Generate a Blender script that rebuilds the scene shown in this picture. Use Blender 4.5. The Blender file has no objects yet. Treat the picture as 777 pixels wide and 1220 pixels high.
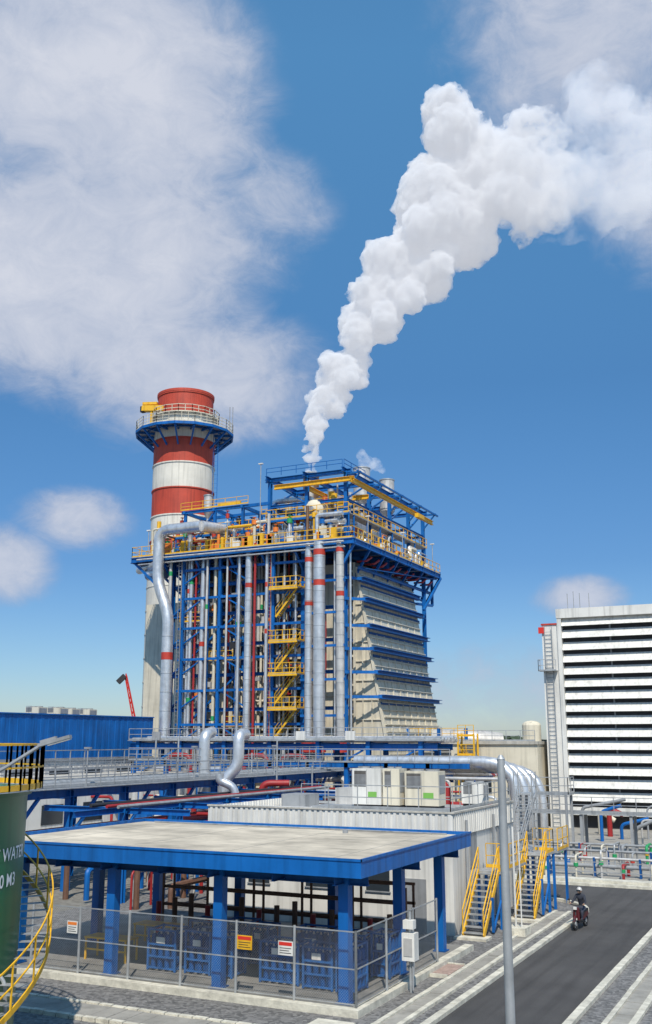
import bpy, bmesh, math, random
from mathutils import Vector, Matrix, noise as mnoise
R=math.radians
rnd=random.Random(7)
scene=bpy.context.scene
HEAD=R(26)
CH,SH=math.cos(HEAD),math.sin(HEAD)
def cw(X,Y,z=0.0):   # survey frame (bearing of the viewing axis) -> site grid
    return Vector((CH*X-SH*Y, SH*X+CH*Y, z))

# ------------------------------------------------------------------ materials
def nt(m):
    m.use_nodes=True
    return m.node_tree
def paint(name,col,rough=0.5,metal=0.0,var=0.18,scale=0.8,streak=0.25,bump=0.0,bscale=20,spec=0.5,smap=(2.2,2.2,0.12)):
    m=bpy.data.materials.new(name); t=nt(m); N=t.nodes; L=t.links
    b=N['Principled BSDF']
    tc=N.new('ShaderNodeTexCoord')
    n1=N.new('ShaderNodeTexNoise'); n1.inputs['Scale'].default_value=scale; n1.inputs['Detail'].default_value=8; n1.inputs['Roughness'].default_value=.65
    L.new(tc.outputs['Object'],n1.inputs['Vector'])
    mp=N.new('ShaderNodeMapping'); mp.inputs['Scale'].default_value=smap
    L.new(tc.outputs['Object'],mp.inputs['Vector'])
    n2=N.new('ShaderNodeTexNoise'); n2.inputs['Scale'].default_value=1.6; n2.inputs['Detail'].default_value=6
    L.new(mp.outputs[0],n2.inputs['Vector'])
    r1=N.new('ShaderNodeMapRange'); r1.inputs[1].default_value=.3; r1.inputs[2].default_value=.7; r1.inputs[3].default_value=1-var; r1.inputs[4].default_value=1+var*.4
    L.new(n1.outputs[0],r1.inputs[0])
    r2=N.new('ShaderNodeMapRange'); r2.inputs[1].default_value=.48; r2.inputs[2].default_value=.72; r2.inputs[3].default_value=1; r2.inputs[4].default_value=1-streak
    L.new(n2.outputs[0],r2.inputs[0])
    mu=N.new('ShaderNodeMath'); mu.operation='MULTIPLY'; L.new(r1.outputs[0],mu.inputs[0]); L.new(r2.outputs[0],mu.inputs[1])
    vm=N.new('ShaderNodeVectorMath'); vm.operation='SCALE'; vm.inputs[0].default_value=col; L.new(mu.outputs[0],vm.inputs['Scale'])
    L.new(vm.outputs[0],b.inputs['Base Color'])
    rr=N.new('ShaderNodeMapRange'); rr.inputs[3].default_value=max(.05,rough-.1); rr.inputs[4].default_value=min(1,rough+.15)
    L.new(n1.outputs[0],rr.inputs[0]); L.new(rr.outputs[0],b.inputs['Roughness'])
    b.inputs['Metallic'].default_value=metal
    b.inputs['Specular IOR Level'].default_value=spec
    if bump>0:
        n3=N.new('ShaderNodeTexNoise'); n3.inputs['Scale'].default_value=bscale; n3.inputs['Detail'].default_value=6
        L.new(tc.outputs['Object'],n3.inputs['Vector'])
        bp=N.new('ShaderNodeBump'); bp.inputs['Strength'].default_value=bump; bp.inputs['Distance'].default_value=.05
        L.new(n3.outputs[0],bp.inputs['Height']); L.new(bp.outputs[0],b.inputs['Normal'])
    return m
def gravel(name,c0,c1,scale=14,big=0.25):
    m=bpy.data.materials.new(name); t=nt(m); N=t.nodes; L=t.links; b=N['Principled BSDF']
    tc=N.new('ShaderNodeTexCoord')
    v=N.new('ShaderNodeTexVoronoi'); v.inputs['Scale'].default_value=scale; L.new(tc.outputs['Object'],v.inputs['Vector'])
    n=N.new('ShaderNodeTexNoise'); n.inputs['Scale'].default_value=big; n.inputs['Detail'].default_value=9; L.new(tc.outputs['Object'],n.inputs['Vector'])
    sx=N.new('ShaderNodeSeparateXYZ'); L.new(v.outputs['Color'],sx.inputs[0])
    a=N.new('ShaderNodeMath'); a.operation='MULTIPLY_ADD'; a.inputs[1].default_value=.65; L.new(sx.outputs[0],a.inputs[0])
    a2=N.new('ShaderNodeMath'); a2.operation='MULTIPLY'; a2.inputs[1].default_value=.45; L.new(n.outputs[0],a2.inputs[0]); L.new(a2.outputs[0],a.inputs[2])
    mx=N.new('ShaderNodeMix'); mx.data_type='RGBA'; mx.inputs[6].default_value=(*c0,1); mx.inputs[7].default_value=(*c1,1)
    L.new(a.outputs[0],mx.inputs[0]); L.new(mx.outputs[2],b.inputs['Base Color']); b.inputs['Roughness'].default_value=.95
    bp=N.new('ShaderNodeBump'); bp.inputs['Strength'].default_value=.8; bp.inputs['Distance'].default_value=.04; L.new(v.outputs['Distance'],bp.inputs['Height']); L.new(bp.outputs[0],b.inputs['Normal'])
    return m
M={}
M['blue']=paint('blue_paint',(.006,.125,.42),.42,0,.25,.5,.35,spec=.35)
M['blued']=paint('blue_paint_dark',(.006,.08,.27),.5,0,.25,.6,.35,spec=.3)
M['bluecrate']=paint('blue_crate_paint',(.015,.12,.36),.5,0,.35,3,.3)
M['yellow']=paint('yellow_paint',(.80,.44,.02),.45,0,.18,1.5,.25)
M['red']=paint('red_paint',(.50,.045,.025),.5,0,.2,.6,.3)
M['dred']=paint('dark_red_pipe_paint',(.34,.02,.02),.5,0,.2,1,.2)
M['white']=paint('white_paint',(.72,.70,.65),.5,0,.14,.5,.28)
M['chim']=paint('chimney_white_paint',(.72,.68,.59),.6,0,.18,.35,.28,.15,4)
M['chimred']=paint('chimney_red_paint',(.50,.06,.03),.6,0,.22,.35,.28,.15,4)
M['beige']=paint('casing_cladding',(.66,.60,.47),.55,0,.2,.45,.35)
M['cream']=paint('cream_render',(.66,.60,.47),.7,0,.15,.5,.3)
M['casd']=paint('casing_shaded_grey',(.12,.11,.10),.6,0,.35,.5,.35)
M['silver']=paint('aluminium_cladding',(.76,.75,.74),.34,.7,.22,1.2,.25,.1,6)
M['silverm']=paint('matt_aluminium',(.60,.58,.55),.45,.3,.22,1.2,.25)
M['galv']=paint('galvanised_steel',(.46,.47,.47),.5,.5,.25,2,.2)
M['grey']=paint('grey_paint',(.30,.31,.32),.6,0,.25,1,.3)
M['dark']=paint('dark_steel',(.035,.035,.04),.6,.2,.3,1,.2)
M['black']=paint('black_rubber',(.02,.02,.022),.7,0,.2,4,.1)
M['green']=paint('tank_green_paint',(.015,.135,.05),.35,0,.15,.4,.2)
M['greenp']=paint('green_band_paint',(.02,.30,.10),.5,0,.1,1,.1)
M['acgreen']=paint('green_label',(.18,.42,.08),.5,0,.1,1,.1)
M['rust']=paint('heat_stained_steel',(.22,.13,.08),.6,.4,.4,1.5,.4)
M['conc']=paint('concrete',(.34,.32,.28),.85,0,.35,.7,.12,.4,12)
M['concl']=paint('light_concrete',(.50,.47,.41),.85,0,.35,.8,.2,.4,14)
M['roofc']=paint('roof_screed',(.60,.52,.40),.85,0,.55,.35,.25,.3,6,smap=(.3,1.4,1))
M['floor']=paint('shelter_floor',(.24,.23,.21),.85,0,.35,.7,.12,.3,12)
M['kerb']=paint('kerb_whitewash',(.66,.62,.51),.8,0,.4,2.0,.15,.4,16)
M['pave']=paint('brick_paving',(.42,.30,.25),.85,0,.4,5,.1,.4,20)
M['asph']=paint('asphalt',(.085,.080,.077),.9,0,.35,.3,.32,.6,90,smap=(1.5,.06,1))
M['gravel']=gravel('gravel_stones',(.045,.045,.045),(.25,.24,.23),9)
M['ground']=gravel('ground_soil',(.13,.12,.10),(.26,.25,.22),5,.05)
M['tree']=paint('distant_foliage',(.07,.10,.06),.9,0,.5,.3,.0)
M['skin']=paint('skin',(.42,.25,.17),.6,0,.05,5,0)
M['cloth']=paint('dark_jacket',(.03,.035,.05),.85,0,.2,6,0)
M['jean']=paint('trousers',(.05,.055,.08),.85,0,.2,6,0)
M['glass']=paint('dark_glass',(.03,.04,.05),.12,0,.1,1,0)
M['signred']=paint('sign_red',(.62,.03,.02),.5,0,.05,3,0)
M['scoot']=paint('scooter_dark_red',(.08,.010,.012),.3,0,.05,3,0)
M['orange']=paint('orange_paint',(.75,.20,.03),.5,0,.15,2,.1)
M['wtext']=paint('white_lettering',(.82,.82,.80),.5,0,.05,3,0)
M['brown']=paint('brown_primer',(.16,.08,.05),.7,0,.3,2,.2)

# ------------------------------------------------------------------ builder
class B:
    def __init__(s): s.v=[];s.f=[];s.m=[];s.mats=[]
    def mi(s,k):
        if k not in s.mats: s.mats.append(k)
        return s.mats.index(k)
    def add(s,vs,fs,k):
        o=len(s.v); s.v.extend([tuple(v) for v in vs]); i=s.mi(k)
        for f in fs: s.f.append(tuple(o+j for j in f)); s.m.append(i)
    def box(s,x0,y0,z0,x1,y1,z1,k):
        if x0>x1:x0,x1=x1,x0
        if y0>y1:y0,y1=y1,y0
        if z0>z1:z0,z1=z1,z0
        s.add([(x0,y0,z0),(x1,y0,z0),(x1,y1,z0),(x0,y1,z0),(x0,y0,z1),(x1,y0,z1),(x1,y1,z1),(x0,y1,z1)],
              [(3,2,1,0),(4,5,6,7),(0,1,5,4),(1,2,6,5),(2,3,7,6),(3,0,4,7)],k)
    def beam(s,p,q,w,h,k):
        p=Vector(p);q=Vector(q);d=q-p
        if d.length<1e-5:return
        d.normalize(); up=Vector((0,0,1))
        if abs(d.z)>.95: up=Vector((0,1,0))
        a=d.cross(up).normalized(); b=a.cross(d).normalized()
        a*=w/2;b*=h/2
        vs=[p-a-b,p+a-b,p+a+b,p-a+b,q-a-b,q+a-b,q+a+b,q-a+b]
        s.add(vs,[(0,1,2,3),(7,6,5,4),(0,4,5,1),(1,5,6,2),(2,6,7,3),(3,7,4,0)],k)
    def hbeam(s,p,q,w,h,k):   # I-section
        p=Vector(p);q=Vector(q);d=(q-p).normalized(); up=Vector((0,0,1))
        if abs(d.z)>.95: up=Vector((0,1,0))
        a=d.cross(up).normalized(); b=a.cross(d).normalized(); t=min(w,h)*.13
        s.beam(p,q,t,h-2*t,k)
        s.beam(p+b*(h/2-t/2),q+b*(h/2-t/2),w,t,k); s.beam(p-b*(h/2-t/2),q-b*(h/2-t/2),w,t,k)
    def cyl(s,p,q,r,k,n=8,r2=None,caps=True):
        p=Vector(p);q=Vector(q);d=q-p
        if d.length<1e-6:return
        d.normalize(); r2=r if r2 is None else r2
        a=d.orthogonal().normalized(); b=d.cross(a)
        vs=[];fs=[]
        for c,rr in((p,r),(q,r2)):
            for i in range(n):
                t=2*math.pi*i/n; vs.append(c+a*math.cos(t)*rr+b*math.sin(t)*rr)
        for i in range(n): fs.append((i,(i+1)%n,n+(i+1)%n,n+i))
        if caps: fs.append(tuple(reversed(range(n)))); fs.append(tuple(range(n,2*n)))
        s.add(vs,fs,k)
    def tube(s,pts,r,k,n=10,bend=None,caps=True):
        pts=[Vector(p) for p in pts]
        if bend:
            out=[pts[0]]
            for i in range(1,len(pts)-1):
                a,b,c=pts[i-1],pts[i],pts[i+1]
                d1=(a-b);d2=(c-b); bb=min(bend,d1.length*.48,d2.length*.48)
                A=b+d1.normalized()*bb;C=b+d2.normalized()*bb
                for j in range(6):
                    t=j/5; out.append(A*(1-t)**2+b*2*t*(1-t)+C*t*t)
            out.append(pts[-1]); pts=out
        pts=[p for i,p in enumerate(pts) if i==0 or (p-pts[i-1]).length>1e-4]
        vs=[];fs=[]; T=(pts[1]-pts[0]).normalized(); a=T.orthogonal().normalized()
        for i,p in enumerate(pts):
            if i==0: t=(pts[1]-pts[0]).normalized()
            elif i==len(pts)-1: t=(pts[-1]-pts[-2]).normalized()
            else: t=((pts[i+1]-p).normalized()+(p-pts[i-1]).normalized()).normalized()
            q=T.rotation_difference(t); a=q@a; T=t; b=t.cross(a)
            for j in range(n):
                th=2*math.pi*j/n; vs.append(p+(a*math.cos(th)+b*math.sin(th))*r)
        for i in range(len(pts)-1):
            for j in range(n):
                fs.append((i*n+j,i*n+(j+1)%n,(i+1)*n+(j+1)%n,(i+1)*n+j))
        if caps: fs.append(tuple(reversed(range(n)))); o=(len(pts)-1)*n; fs.append(tuple(range(o,o+n)))
        s.add(vs,fs,k)
    def dome(s,c,r,h,k,n=20,axis=(0,0,1),m=4):
        c=Vector(c);d=Vector(axis).normalized();a=d.orthogonal().normalized();b=d.cross(a);vs=[];fs=[]
        for i in range(m):
            t=i/m*math.pi/2
            for j in range(n):
                th=2*math.pi*j/n; vs.append(c+d*h*math.sin(t)+(a*math.cos(th)+b*math.sin(th))*r*math.cos(t))
        vs.append(c+d*h)
        for i in range(m-1):
            for j in range(n): fs.append((i*n+j,i*n+(j+1)%n,(i+1)*n+(j+1)%n,(i+1)*n+j))
        for j in range(n): fs.append(((m-1)*n+j,(m-1)*n+(j+1)%n,m*n))
        s.add(vs,fs,k)
    def prism(s,poly,y0,y1,k):  # poly in xz
        n=len(poly); vs=[(x,y0,z) for x,z in poly]+[(x,y1,z) for x,z in poly]
        fs=[tuple(range(n)),tuple(reversed(range(n,2*n)))]+[((i+1)%n,i,n+i,n+(i+1)%n) for i in range(n)]
        s.add(vs,fs,k)
    def rail(s,pts,k,h=1.1,sp=1.5,r=.03,toe=True,mid=2):
        pts=[Vector(p) for p in pts]
        for a,b in zip(pts,pts[1:]):
            L=(b-a).length; n=max(1,round(L/sp)); up=Vector((0,0,1))
            for i in range(n+1):
                p=a.lerp(b,i/n); s.beam(p,p+up*h,r*1.6,r*1.6,k)
            for j in range(mid): 
                z=h*(j+1)/mid; s.beam(a+up*z,b+up*z,r*1.7,r*1.7,k)
            if toe: s.beam(a+up*.08,b+up*.08,.02,.14,k)
    def stair(s,p,q,w,ks,kr,kt='galv'):
        p=Vector(p);q=Vector(q);d=Vector((q.x-p.x,q.y-p.y,0)).normalized();a=Vector((-d.y,d.x,0))*w/2
        for sg in(-1,1):
            s.beam(p+a*sg,q+a*sg,.05,.22,ks)
            up=Vector((0,0,1)); 
            s.beam(p+a*sg+up*1.0,q+a*sg+up*1.0,.045,.045,kr); s.beam(p+a*sg+up*.55,q+a*sg+up*.55,.035,.035,kr)
            n=max(2,int((q-p).length/1.2))
            for i in range(n+1):
                c=p.lerp(q,i/n)+a*sg; s.beam(c,c+up,.04,.04,kr)
        n=max(3,int((q.z-p.z)/.2))
        for i in range(n):
            c=p.lerp(q,(i+.5)/n); s.beam(c-a*.96,c+a*.96,.26,.04,kt)
    def done(s,name,parent=None,sm=True):
        me=bpy.data.meshes.new(name); me.from_pydata(s.v,[],s.f)
        for k in s.mats: me.materials.append(M[k])
        me.polygons.foreach_set('material_index',s.m)
        me.update()
        if sm:
            me.polygons.foreach_set('use_smooth',[True]*len(me.polygons))
            me.set_sharp_from_angle(angle=R(38))
        o=bpy.data.objects.new(name,me); scene.collection.objects.link(o)
        if parent: o.parent=parent
        return o
def E(name):
    o=bpy.data.objects.new(name,None); scene.collection.objects.link(o); return o
def corr(b,p,q,z0,z1,k,pitch=.3,depth=.05):  # corrugated sheet wall, outward normal = right of p->q
    p=Vector(p);q=Vector(q);d=(q-p);L=d.length;d.normalize();nrm=Vector((d.y,-d.x,0))
    n=int(L/pitch);vs=[];fs=[]
    for i in range(n):
        for t,o in((0,0),(.45,0),(.5,1),(.95,1)):
            c=p+d*(i+t)*pitch+nrm*o*depth; vs+= [(c.x,c.y,z0),(c.x,c.y,z1)]
    c=q; vs+=[(c.x,c.y,z0),(c.x,c.y,z1)]
    for i in range(len(vs)//2-1): fs.append((2*i,2*i+2,2*i+3,2*i+1))
    b.add(vs,fs,k)

# ------------------------------------------------------------------ ground & roads
b=B(); n=64; vs=[(0,0,0)]+[(4000*math.cos(2*math.pi*i/n),4000*math.sin(2*math.pi*i/n),0) for i in range(n)]
b.add(vs,[(0,1+i,1+(i+1)%n) for i in range(n)],'ground'); b.done('ground',sm=False)
b=B(); b.add([(-34,10,.004),(8,10,.004),(8,55,.004),(-34,55,.004)],[(0,1,2,3)],'gravel'); b.done('gravel_bed',sm=False)
b=B(); b.add([(-80,60.5,.005),(60,60.5,.005),(60,125,.005),(-80,125,.005)],[(0,1,2,3)],'conc'); b.done('concrete_yard',sm=False)
def arc(cx,cy,r,a0,a1,n=10): return [(cx+r*math.cos(R(a0+(a1-a0)*i/n)),cy+r*math.sin(R(a0+(a1-a0)*i/n))) for i in range(n+1)]
la=arc(-15.1,51,4,0,90); ra=arc(-3.7,51,4,180,90)
poly=[(-11.1,-30)]+la+[(-40,55),(-40,60.4),(60,60.4),(60,55)]+list(reversed(ra))[0:]+[(-7.7,-30)]
b=B(); b.add([(x,y,.012) for x,y in poly],[tuple(reversed(range(len(poly))))],'asph'); o=b.done('road',sm=False)
bm=bmesh.new(); bm.from_mesh(o.data)
for f in bm.faces:
    if f.normal.z<0: f.normal_flip()
bmesh.ops.triangulate(bm,faces=bm.faces); bm.to_mesh(o.data); bm.free()
def ribbon(b,pts,w0,w1,z0,z1,k,seg=1.0,gap=.012):
    P=[Vector((x,y,0)) for x,y in pts]
    res=[P[0]]
    for a,c in zip(P,P[1:]):
        L=(c-a).length;n=max(1,round(L/seg))
        for i in range(1,n+1): res.append(a.lerp(c,i/n))
    nr=[]
    for i in range(len(res)):
        a=res[max(0,i-1)];c=res[min(len(res)-1,i+1)];d=(c-a).normalized();nr.append(Vector((-d.y,d.x,0)))
    for i in range(len(res)-1):
        d=(res[i+1]-res[i]); g=d.normalized()*gap; j=rnd.uniform(-.01,.01)
        a0=res[i]+nr[i]*w0+g;a1=res[i]+nr[i]*w1+g;c0=res[i+1]+nr[i+1]*w0;c1=res[i+1]+nr[i+1]*w1
        vs=[(v.x,v.y,z0) for v in(a0,a1,c1,c0)]+[(v.x,v.y,z1+j) for v in(a0,a1,c1,c0)]
        b.add(vs,[(0,1,2,3),(7,6,5,4),(0,4,5,1),(1,5,6,2),(2,6,7,3),(3,7,4,0)],k)
b=B()
left=[(-11.1,-10)]+la+[(-30,55)]
ribbon(b,left,.0,.25,0,.13,'kerb')
rightp=[(60,55)]+list(reversed(ra))+[(-7.7,-10)]
ribbon(b,rightp,.0,.25,0,.13,'kerb')
ribbon(b,[(-40,60.4),(60,60.4)],.0,.3,0,.16,'kerb')
b.done('kerb',sm=False)
b=B()
ribbon(b,[(-11.85,-10),(-11.85,51)],0,.16,0,.10,'kerb'); ribbon(b,[(-12.01,-10),(-12.01,51)],0,.5,0,.04,'conc',.8,.03); ribbon(b,[(-12.51,-10),(-12.51,51)],0,.16,0,.10,'kerb')
ribbon(b,[(-6.55,-10),(-6.55,51)],0,.16,0,.1,'kerb'); ribbon(b,[(-6.55,-10),(-6.55,51)],-.55,0,0,.04,'conc',.8,.03); ribbon(b,[(-5.8,-10),(-5.8,51)],0,.2,0,.1,'kerb')
b.done('drain_channel',sm=False)
b=B()
ribbon(b,[(-12.7,36.6),(-13.35,36.6)],-.9,.9,0,.09,'pave',.5); b.box(-13.34,35.6,0,-12.7,35.7,.12,'kerb'); b.box(-13.34,37.52,0,-12.7,37.62,.12,'kerb')
ribbon(b,[(-12.7,26.6),(-26,26.6)],-.6,.6,0,.08,'conc',.6); ribbon(b,[(-12.7,26),(-26,26)],0,.18,0,.12,'kerb',.5,.05); ribbon(b,[(-12.7,27.38),(-26,27.38)],0,.18,0,.12,'kerb',.5,.05)
b.box(-14.3,27.9,0,-13.1,28.8,.1,'kerb')
b.done('footpath',sm=False)

# ------------------------------------------------------------------ shelter
sh=E('gas_cylinder_shelter')
b=B()
b.box(-30.6,29.95,0,-13.7,40.6,.16,'floor'); b.box(-30.7,29.55,0,-13.35,29.95,.22,'kerb'); b.box(-13.7,29.95,0,-13.35,40.6,.22,'kerb')
b.done('floor_slab',sh,False)
b=B()
cx=[-27.4,-23.2,-18.8,-14.2]; cy=[30.5,35,39.2]
for x in cx:
    for y in cy:
        if y==35 and x in(-23.2,-18.8): continue
        b.box(x-.17,y-.17,.16,x+.17,y+.17,3.96,'blue'); b.box(x-.25,y-.25,.16,x+.25,y+.25,.2,'blued')
for y in cy: b.hbeam((-28.8,y,3.78),(-13.4,y,3.78),.2,.34,'blued')
for x in [-28.6,-27.4,-25.2,-23.2,-20.8,-18.8,-16.4,-14.2]: b.hbeam((x,29.7,3.8),(x,40.1,3.8),.16,.26,'blued')
b.done('columns_and_beams',sh,False)
b=B()
x0,x1,y0,y1=-29,-13.2,29.5,40.2
b.box(x0+.12,y0+.12,4.02,x1-.12,y1-.12,4.38,'roofc')
for (a,c,d,e) in((x0,y0,x1,y0+.12),(x0,y1-.12,x1,y1),(x0,y0+.12,x0+.12,y1-.12),(x1-.12,y0+.12,x1,y1-.12)):
    b.box(a,c,3.95,d,e,4.5,'blue')
b.box(x0-.03,y0-.03,4.44,x1+.03,y0-.0,4.52,'blue'); b.box(x1,y0-.03,4.44,x1+.03,y1,4.52,'blue')
b.box(x0+.12,y0+.12,4.38,x1-.12,y0+.32,4.41,'concl')
for i in range(4): b.box(x0+2+i*4.1,y0+.5,4.38,x0+2.03+i*4.1,y1-.3,4.385,'conc')
b.cyl((-18,38.7,4.38),(-18,38.7,4.5),.12,'grey',10); b.tube([(-28,39.6,4.43),(-14,39.6,4.43)],.03,'grey',6)
b.done('roof',sh,False)
def rack(b,x,y,w,h=1.35):
    z=.18;d=.9
    for xx in(x,x+w):
        for yy in(y,y+d): b.box(xx-.035,yy-.035,z,xx+.035,yy+.035,z+h,'bluecrate')
    for zz in(z+.08,z+.45,z+.85,z+h-.04):
        for yy in(y,y+d): b.box(x,yy-.02,zz-.03,x+w,yy+.02,zz+.03,'bluecrate')
        for xx in(x,x+w): b.box(xx-.02,y,zz-.03,xx+.02,y+d,zz+.03,'bluecrate')
    n=max(3,int(w/.25))
    for i in range(n):
        for j in range(3):
            cx_=x+w*(i+.5)/n; cy_=y+d*(j+.5)/3
            b.cyl((cx_,cy_,z+.05),(cx_,cy_,z+h-.3),.105,'blued',10); b.dome((cx_,cy_,z+h-.3),.105,.12,'blued',10,m=3); b.cyl((cx_,cy_,z+h-.19),(cx_,cy_,z+h-.08),.03,'galv',6)
    b.box(x+w*.3,y-.03,z+.9,x+w*.62,y-.022,z+1.1,'white')
for x,w in((-22.4,1.2),(-20.9,1.05),(-19.75,.8),(-17.9,1.5),(-16.2,1.1),(-15.0,.7)):
    for row in range(2):
        bb=B(); rack(bb,x+row*.2,31.6+row*2.2+rnd.uniform(-.15,.15),w*.95,1.3+.15*rnd.random()); bb.done('gas_cylinder_rack')
for i in range(2):
    bb=B()
    x=-25.6; y=32+i*3
    bb.box(x,y,.9,x+1.9,y+.8,.96,'yellow')
    for xx in(x+.05,x+1.85):
        for yy in(y+.05,y+.75): bb.box(xx-.03,yy-.03,.16,xx+.03,yy+.03,.9,'yellow')
    bb.box(x,y+.02,.5,x+1.9,y+.06,.56,'yellow')
    bb.done('yellow_work_bench')
bb=B()
for i in range(6):
    x=-26+i*2.2
    bb.box(x,38.3,.16,x+.08,38.38,2.6,'brown'); bb.box(x,37.5,.16,x+.08,37.58,2.6,'brown')
for z in(1.2,1.9,2.6): 
    bb.box(-26,38.3,z,-14.9,38.4,z+.1,'brown'); bb.tube([(-26,37.6,z+.12),(-15,37.6,z+.12)],.06,'brown')
for i in range(14): bb.cyl((-25.8+i*.8,37.0,.16),(-25.8+i*.8,37.0,1.5+.2*(i%3)),.11,'brown' if i%3 else 'dred',8)
bb.done('gas_manifold_rack')
def fence(p,q,z0,z1,k='galv'):
    b=B(); p=Vector(p);q=Vector(q);L=(q-p).length;d=(q-p).normalized(); n=max(1,round(L/2.2))
    for i in range(n+1):
        c=p+d*L*i/n; b.cyl((c.x,c.y,z0),(c.x,c.y,z1+.05),.045,k,8); 
    for z in(z0+.08,(z0+z1)/2,z1): b.beam((p.x,p.y,z),(q.x,q.y,z),.035,.035,k)
    H=z1-z0-.1; s=.085; m=int((L+H)/s); nr=Vector((-d.y,d.x,0))
    for sg in(1,-1):
        for i in range(m):
            t=i*s-H
            a=max(0,t);e=min(L,t+H)
            if e<=a: continue
            za=(a-t);ze=(e-t)
            if sg<0: za=H-za;ze=H-ze
            A=p+d*a+nr*.004*sg;C=p+d*e+nr*.004*sg
            w=.0032
            b.add([(A.x,A.y,z0+.08+za-w),(C.x,C.y,z0+.08+ze-w),(C.x,C.y,z0+.08+ze+w),(A.x,A.y,z0+.08+za+w)],[(0,1,2,3)],k)
    return b
b=fence((-26.2,29.85,0),(-13.55,29.85,0),.22,2.35); b.done('chain_link_fence',sm=False)
b=fence((-13.55,29.85,0),(-13.55,37,0),.22,2.35); b.done('chain_link_fence',sm=False)
def sign(x,y,z,w,h,top='signred',body='white'):
    b=B(); b.box(x,y-.02,z,x+w,y,z+h,body); b.box(x+.03,y-.024,z+h*.68,x+w-.03,y-.021,z+h-.03,top)
    for i in range(3): b.box(x+.06,y-.024,z+h*(.14+.17*i),x+w*(.9-.15*(i%2)),y-.021,z+h*(.19+.17*i),'dark')
    return b
for (x,z,w,h,tp_,bd) in((-24.6,1.5,.45,.4,'orange','white'),(-17.7,1.55,.55,.42,'signred','yellow'),(-16.2,1.5,.52,.42,'signred','white')):
    sign(x,29.8,z,w,h,tp_,bd).done('warning_sign',sm=False)
b=B()
b.cyl((-13.1,33.2,0),(-13.1,33.2,2.5),.05,'galv'); b.box(-13.32,33.0,1.0,-12.88,33.4,1.85,'white'); b.box(-13.28,33.02,1.98,-12.92,33.3,2.25,'white')
b.box(-13.25,32.98,1.15,-12.95,33.0,1.7,'silverm'); b.tube([(-13.0,33.15,1.0),(-13.0,33.15,.1)],.03,'grey')
b.done('electrical_cabinet',sm=False)

# ------------------------------------------------------------------ low white building behind
lb=E('equipment_room_building')
b=B()
X0,X1,Y0,Y1=-27.3,-14.9,43,52.5
b.box(X0+.06,Y0+.06,0,X1-.06,Y1-.06,4.55,'white')
corr(b,(X0,Y0,0),(X1,Y0,0),4.0,4.95,'white',.28,.05); corr(b,(X1,Y0,0),(X1,Y1,0),4.0,4.95,'white',.28,.05)
corr(b,(X0,Y1,0),(X0,Y0,0),4.0,4.95,'white',.28,.05)
b.box(X0-.02,Y0-.08,4.95,X1+.08,Y0+.1,5.02,'concl'); b.box(X1-.1,Y0+.1,4.95,X1+.08,Y1,5.02,'concl')
b.box(X0,Y0-.1,3.86,X1+.08,Y0+.02,3.98,'grey')
for x in (-25,-22,-19): b.box(x,Y0-.0,1.6,x+1.1,Y0+.05,2.6,'glass'); b.box(x-.05,Y0-.02,1.55,x+1.15,Y0+.055,1.6,'grey')
b.box(-17.2,Y0+.0,0,-16.2,Y0+.05,2.2,'grey')
for y in(44.5,48.6): b.tube([(X1+.1,y,4.6),(X1+.1,y,.1)],.06,'grey',8)
b.box(X1-.05,45.3,2.5,X1-.02,46.3,4.5,'grey') ; b.box(X1-.055,49.6,2.8,X1-.02,50.5,4.8,'grey')
b.done('walls',lb,False)
b=B(); b.rail([(X0+6.3,Y0+.3,5.0),(X1-.2,Y0+.3,5.0),(X1-.2,Y1,5.0)],'galv',1.05,1.4,.022); b.rail([(X0+.3,Y1-.3,4.6),(X1-.2,Y1-.3,4.6)],'galv',1.05,1.4,.022)
b.done('roof_railing',lb,False)
def acunit(x,y,z,w=1.5,h=1.7,d=1.0,k='white',green=True):
    b=B(); b.box(x,y,z+.12,x+w,y+d,z+h,k); b.box(x+.05,y+.05,z,x+w-.05,y+d-.05,z+.12,'dark')
    for i in range(2):
        cx_=x+w*(.27+.46*i); b.cyl((cx_,y+d/2,z+h),(cx_,y+d/2,z+h+.09),w*.2,'grey',18)
        b.cyl((cx_,y+d/2,z+h+.09),(cx_,y+d/2,z+h+.1),w*.16,'dark',18)
    for j in range(10): b.box(x+.1,y-.02,z+h*.55+j*.055,x+w*.48,y-.0,z+h*.55+j*.055+.03,'grey')
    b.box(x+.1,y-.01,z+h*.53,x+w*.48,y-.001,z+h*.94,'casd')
    if green: b.box(x+w*.55,y-.012,z+.45,x+w*.85,y-.001,z+.72,'acgreen')
    b.box(x+w*.5-.01,y-.014,z+.15,x+w*.5+.01,y-.002,z+h-.05,'grey')
    b.box(x+w,y+.1,z+h*.4,x+w+.015,y+d-.1,z+h*.9,'grey')
    return b
acunit(-21.1,46.2,4.9,1.5,1.8).done('air_conditioner_condenser',sm=False)
acunit(-19.5,46.2,4.9,.85,1.8,1.0,'cream',False).done('air_conditioner_condenser',sm=False)
acunit(-18.45,46.4,4.9,1.7,1.7,1.0,'cream',True).done('air_conditioner_condenser',sm=False)
acunit(-16.5,49,4.9,1.1,1.1,.9,'white',False).done('air_conditioner_condenser',sm=False)
b=B(); b.box(-23.2,45.9,4.56,-15.2,47.7,4.9,'galv')
for i in range(10): b.tube([(-26.5,44.6+i*.22,4.75),(-23.4,44.6+i*.22,4.75),(-23.1,46.5,4.85)],.05,'silverm',6,.2)
b.box(-26.6,44.0,4.56,-23.6,44.4,4.9,'galv'); b.tube([(-20,44.4,4.7),(-15.5,44.4,4.7),(-15.5,50,4.7)],.09,'silver',8,.3)
b.box(-23.6,49.5,4.56,-22.4,51,5.6,'silverm'); b.box(-26,48,4.56,-24.6,49.6,5.3,'grey')
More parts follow.
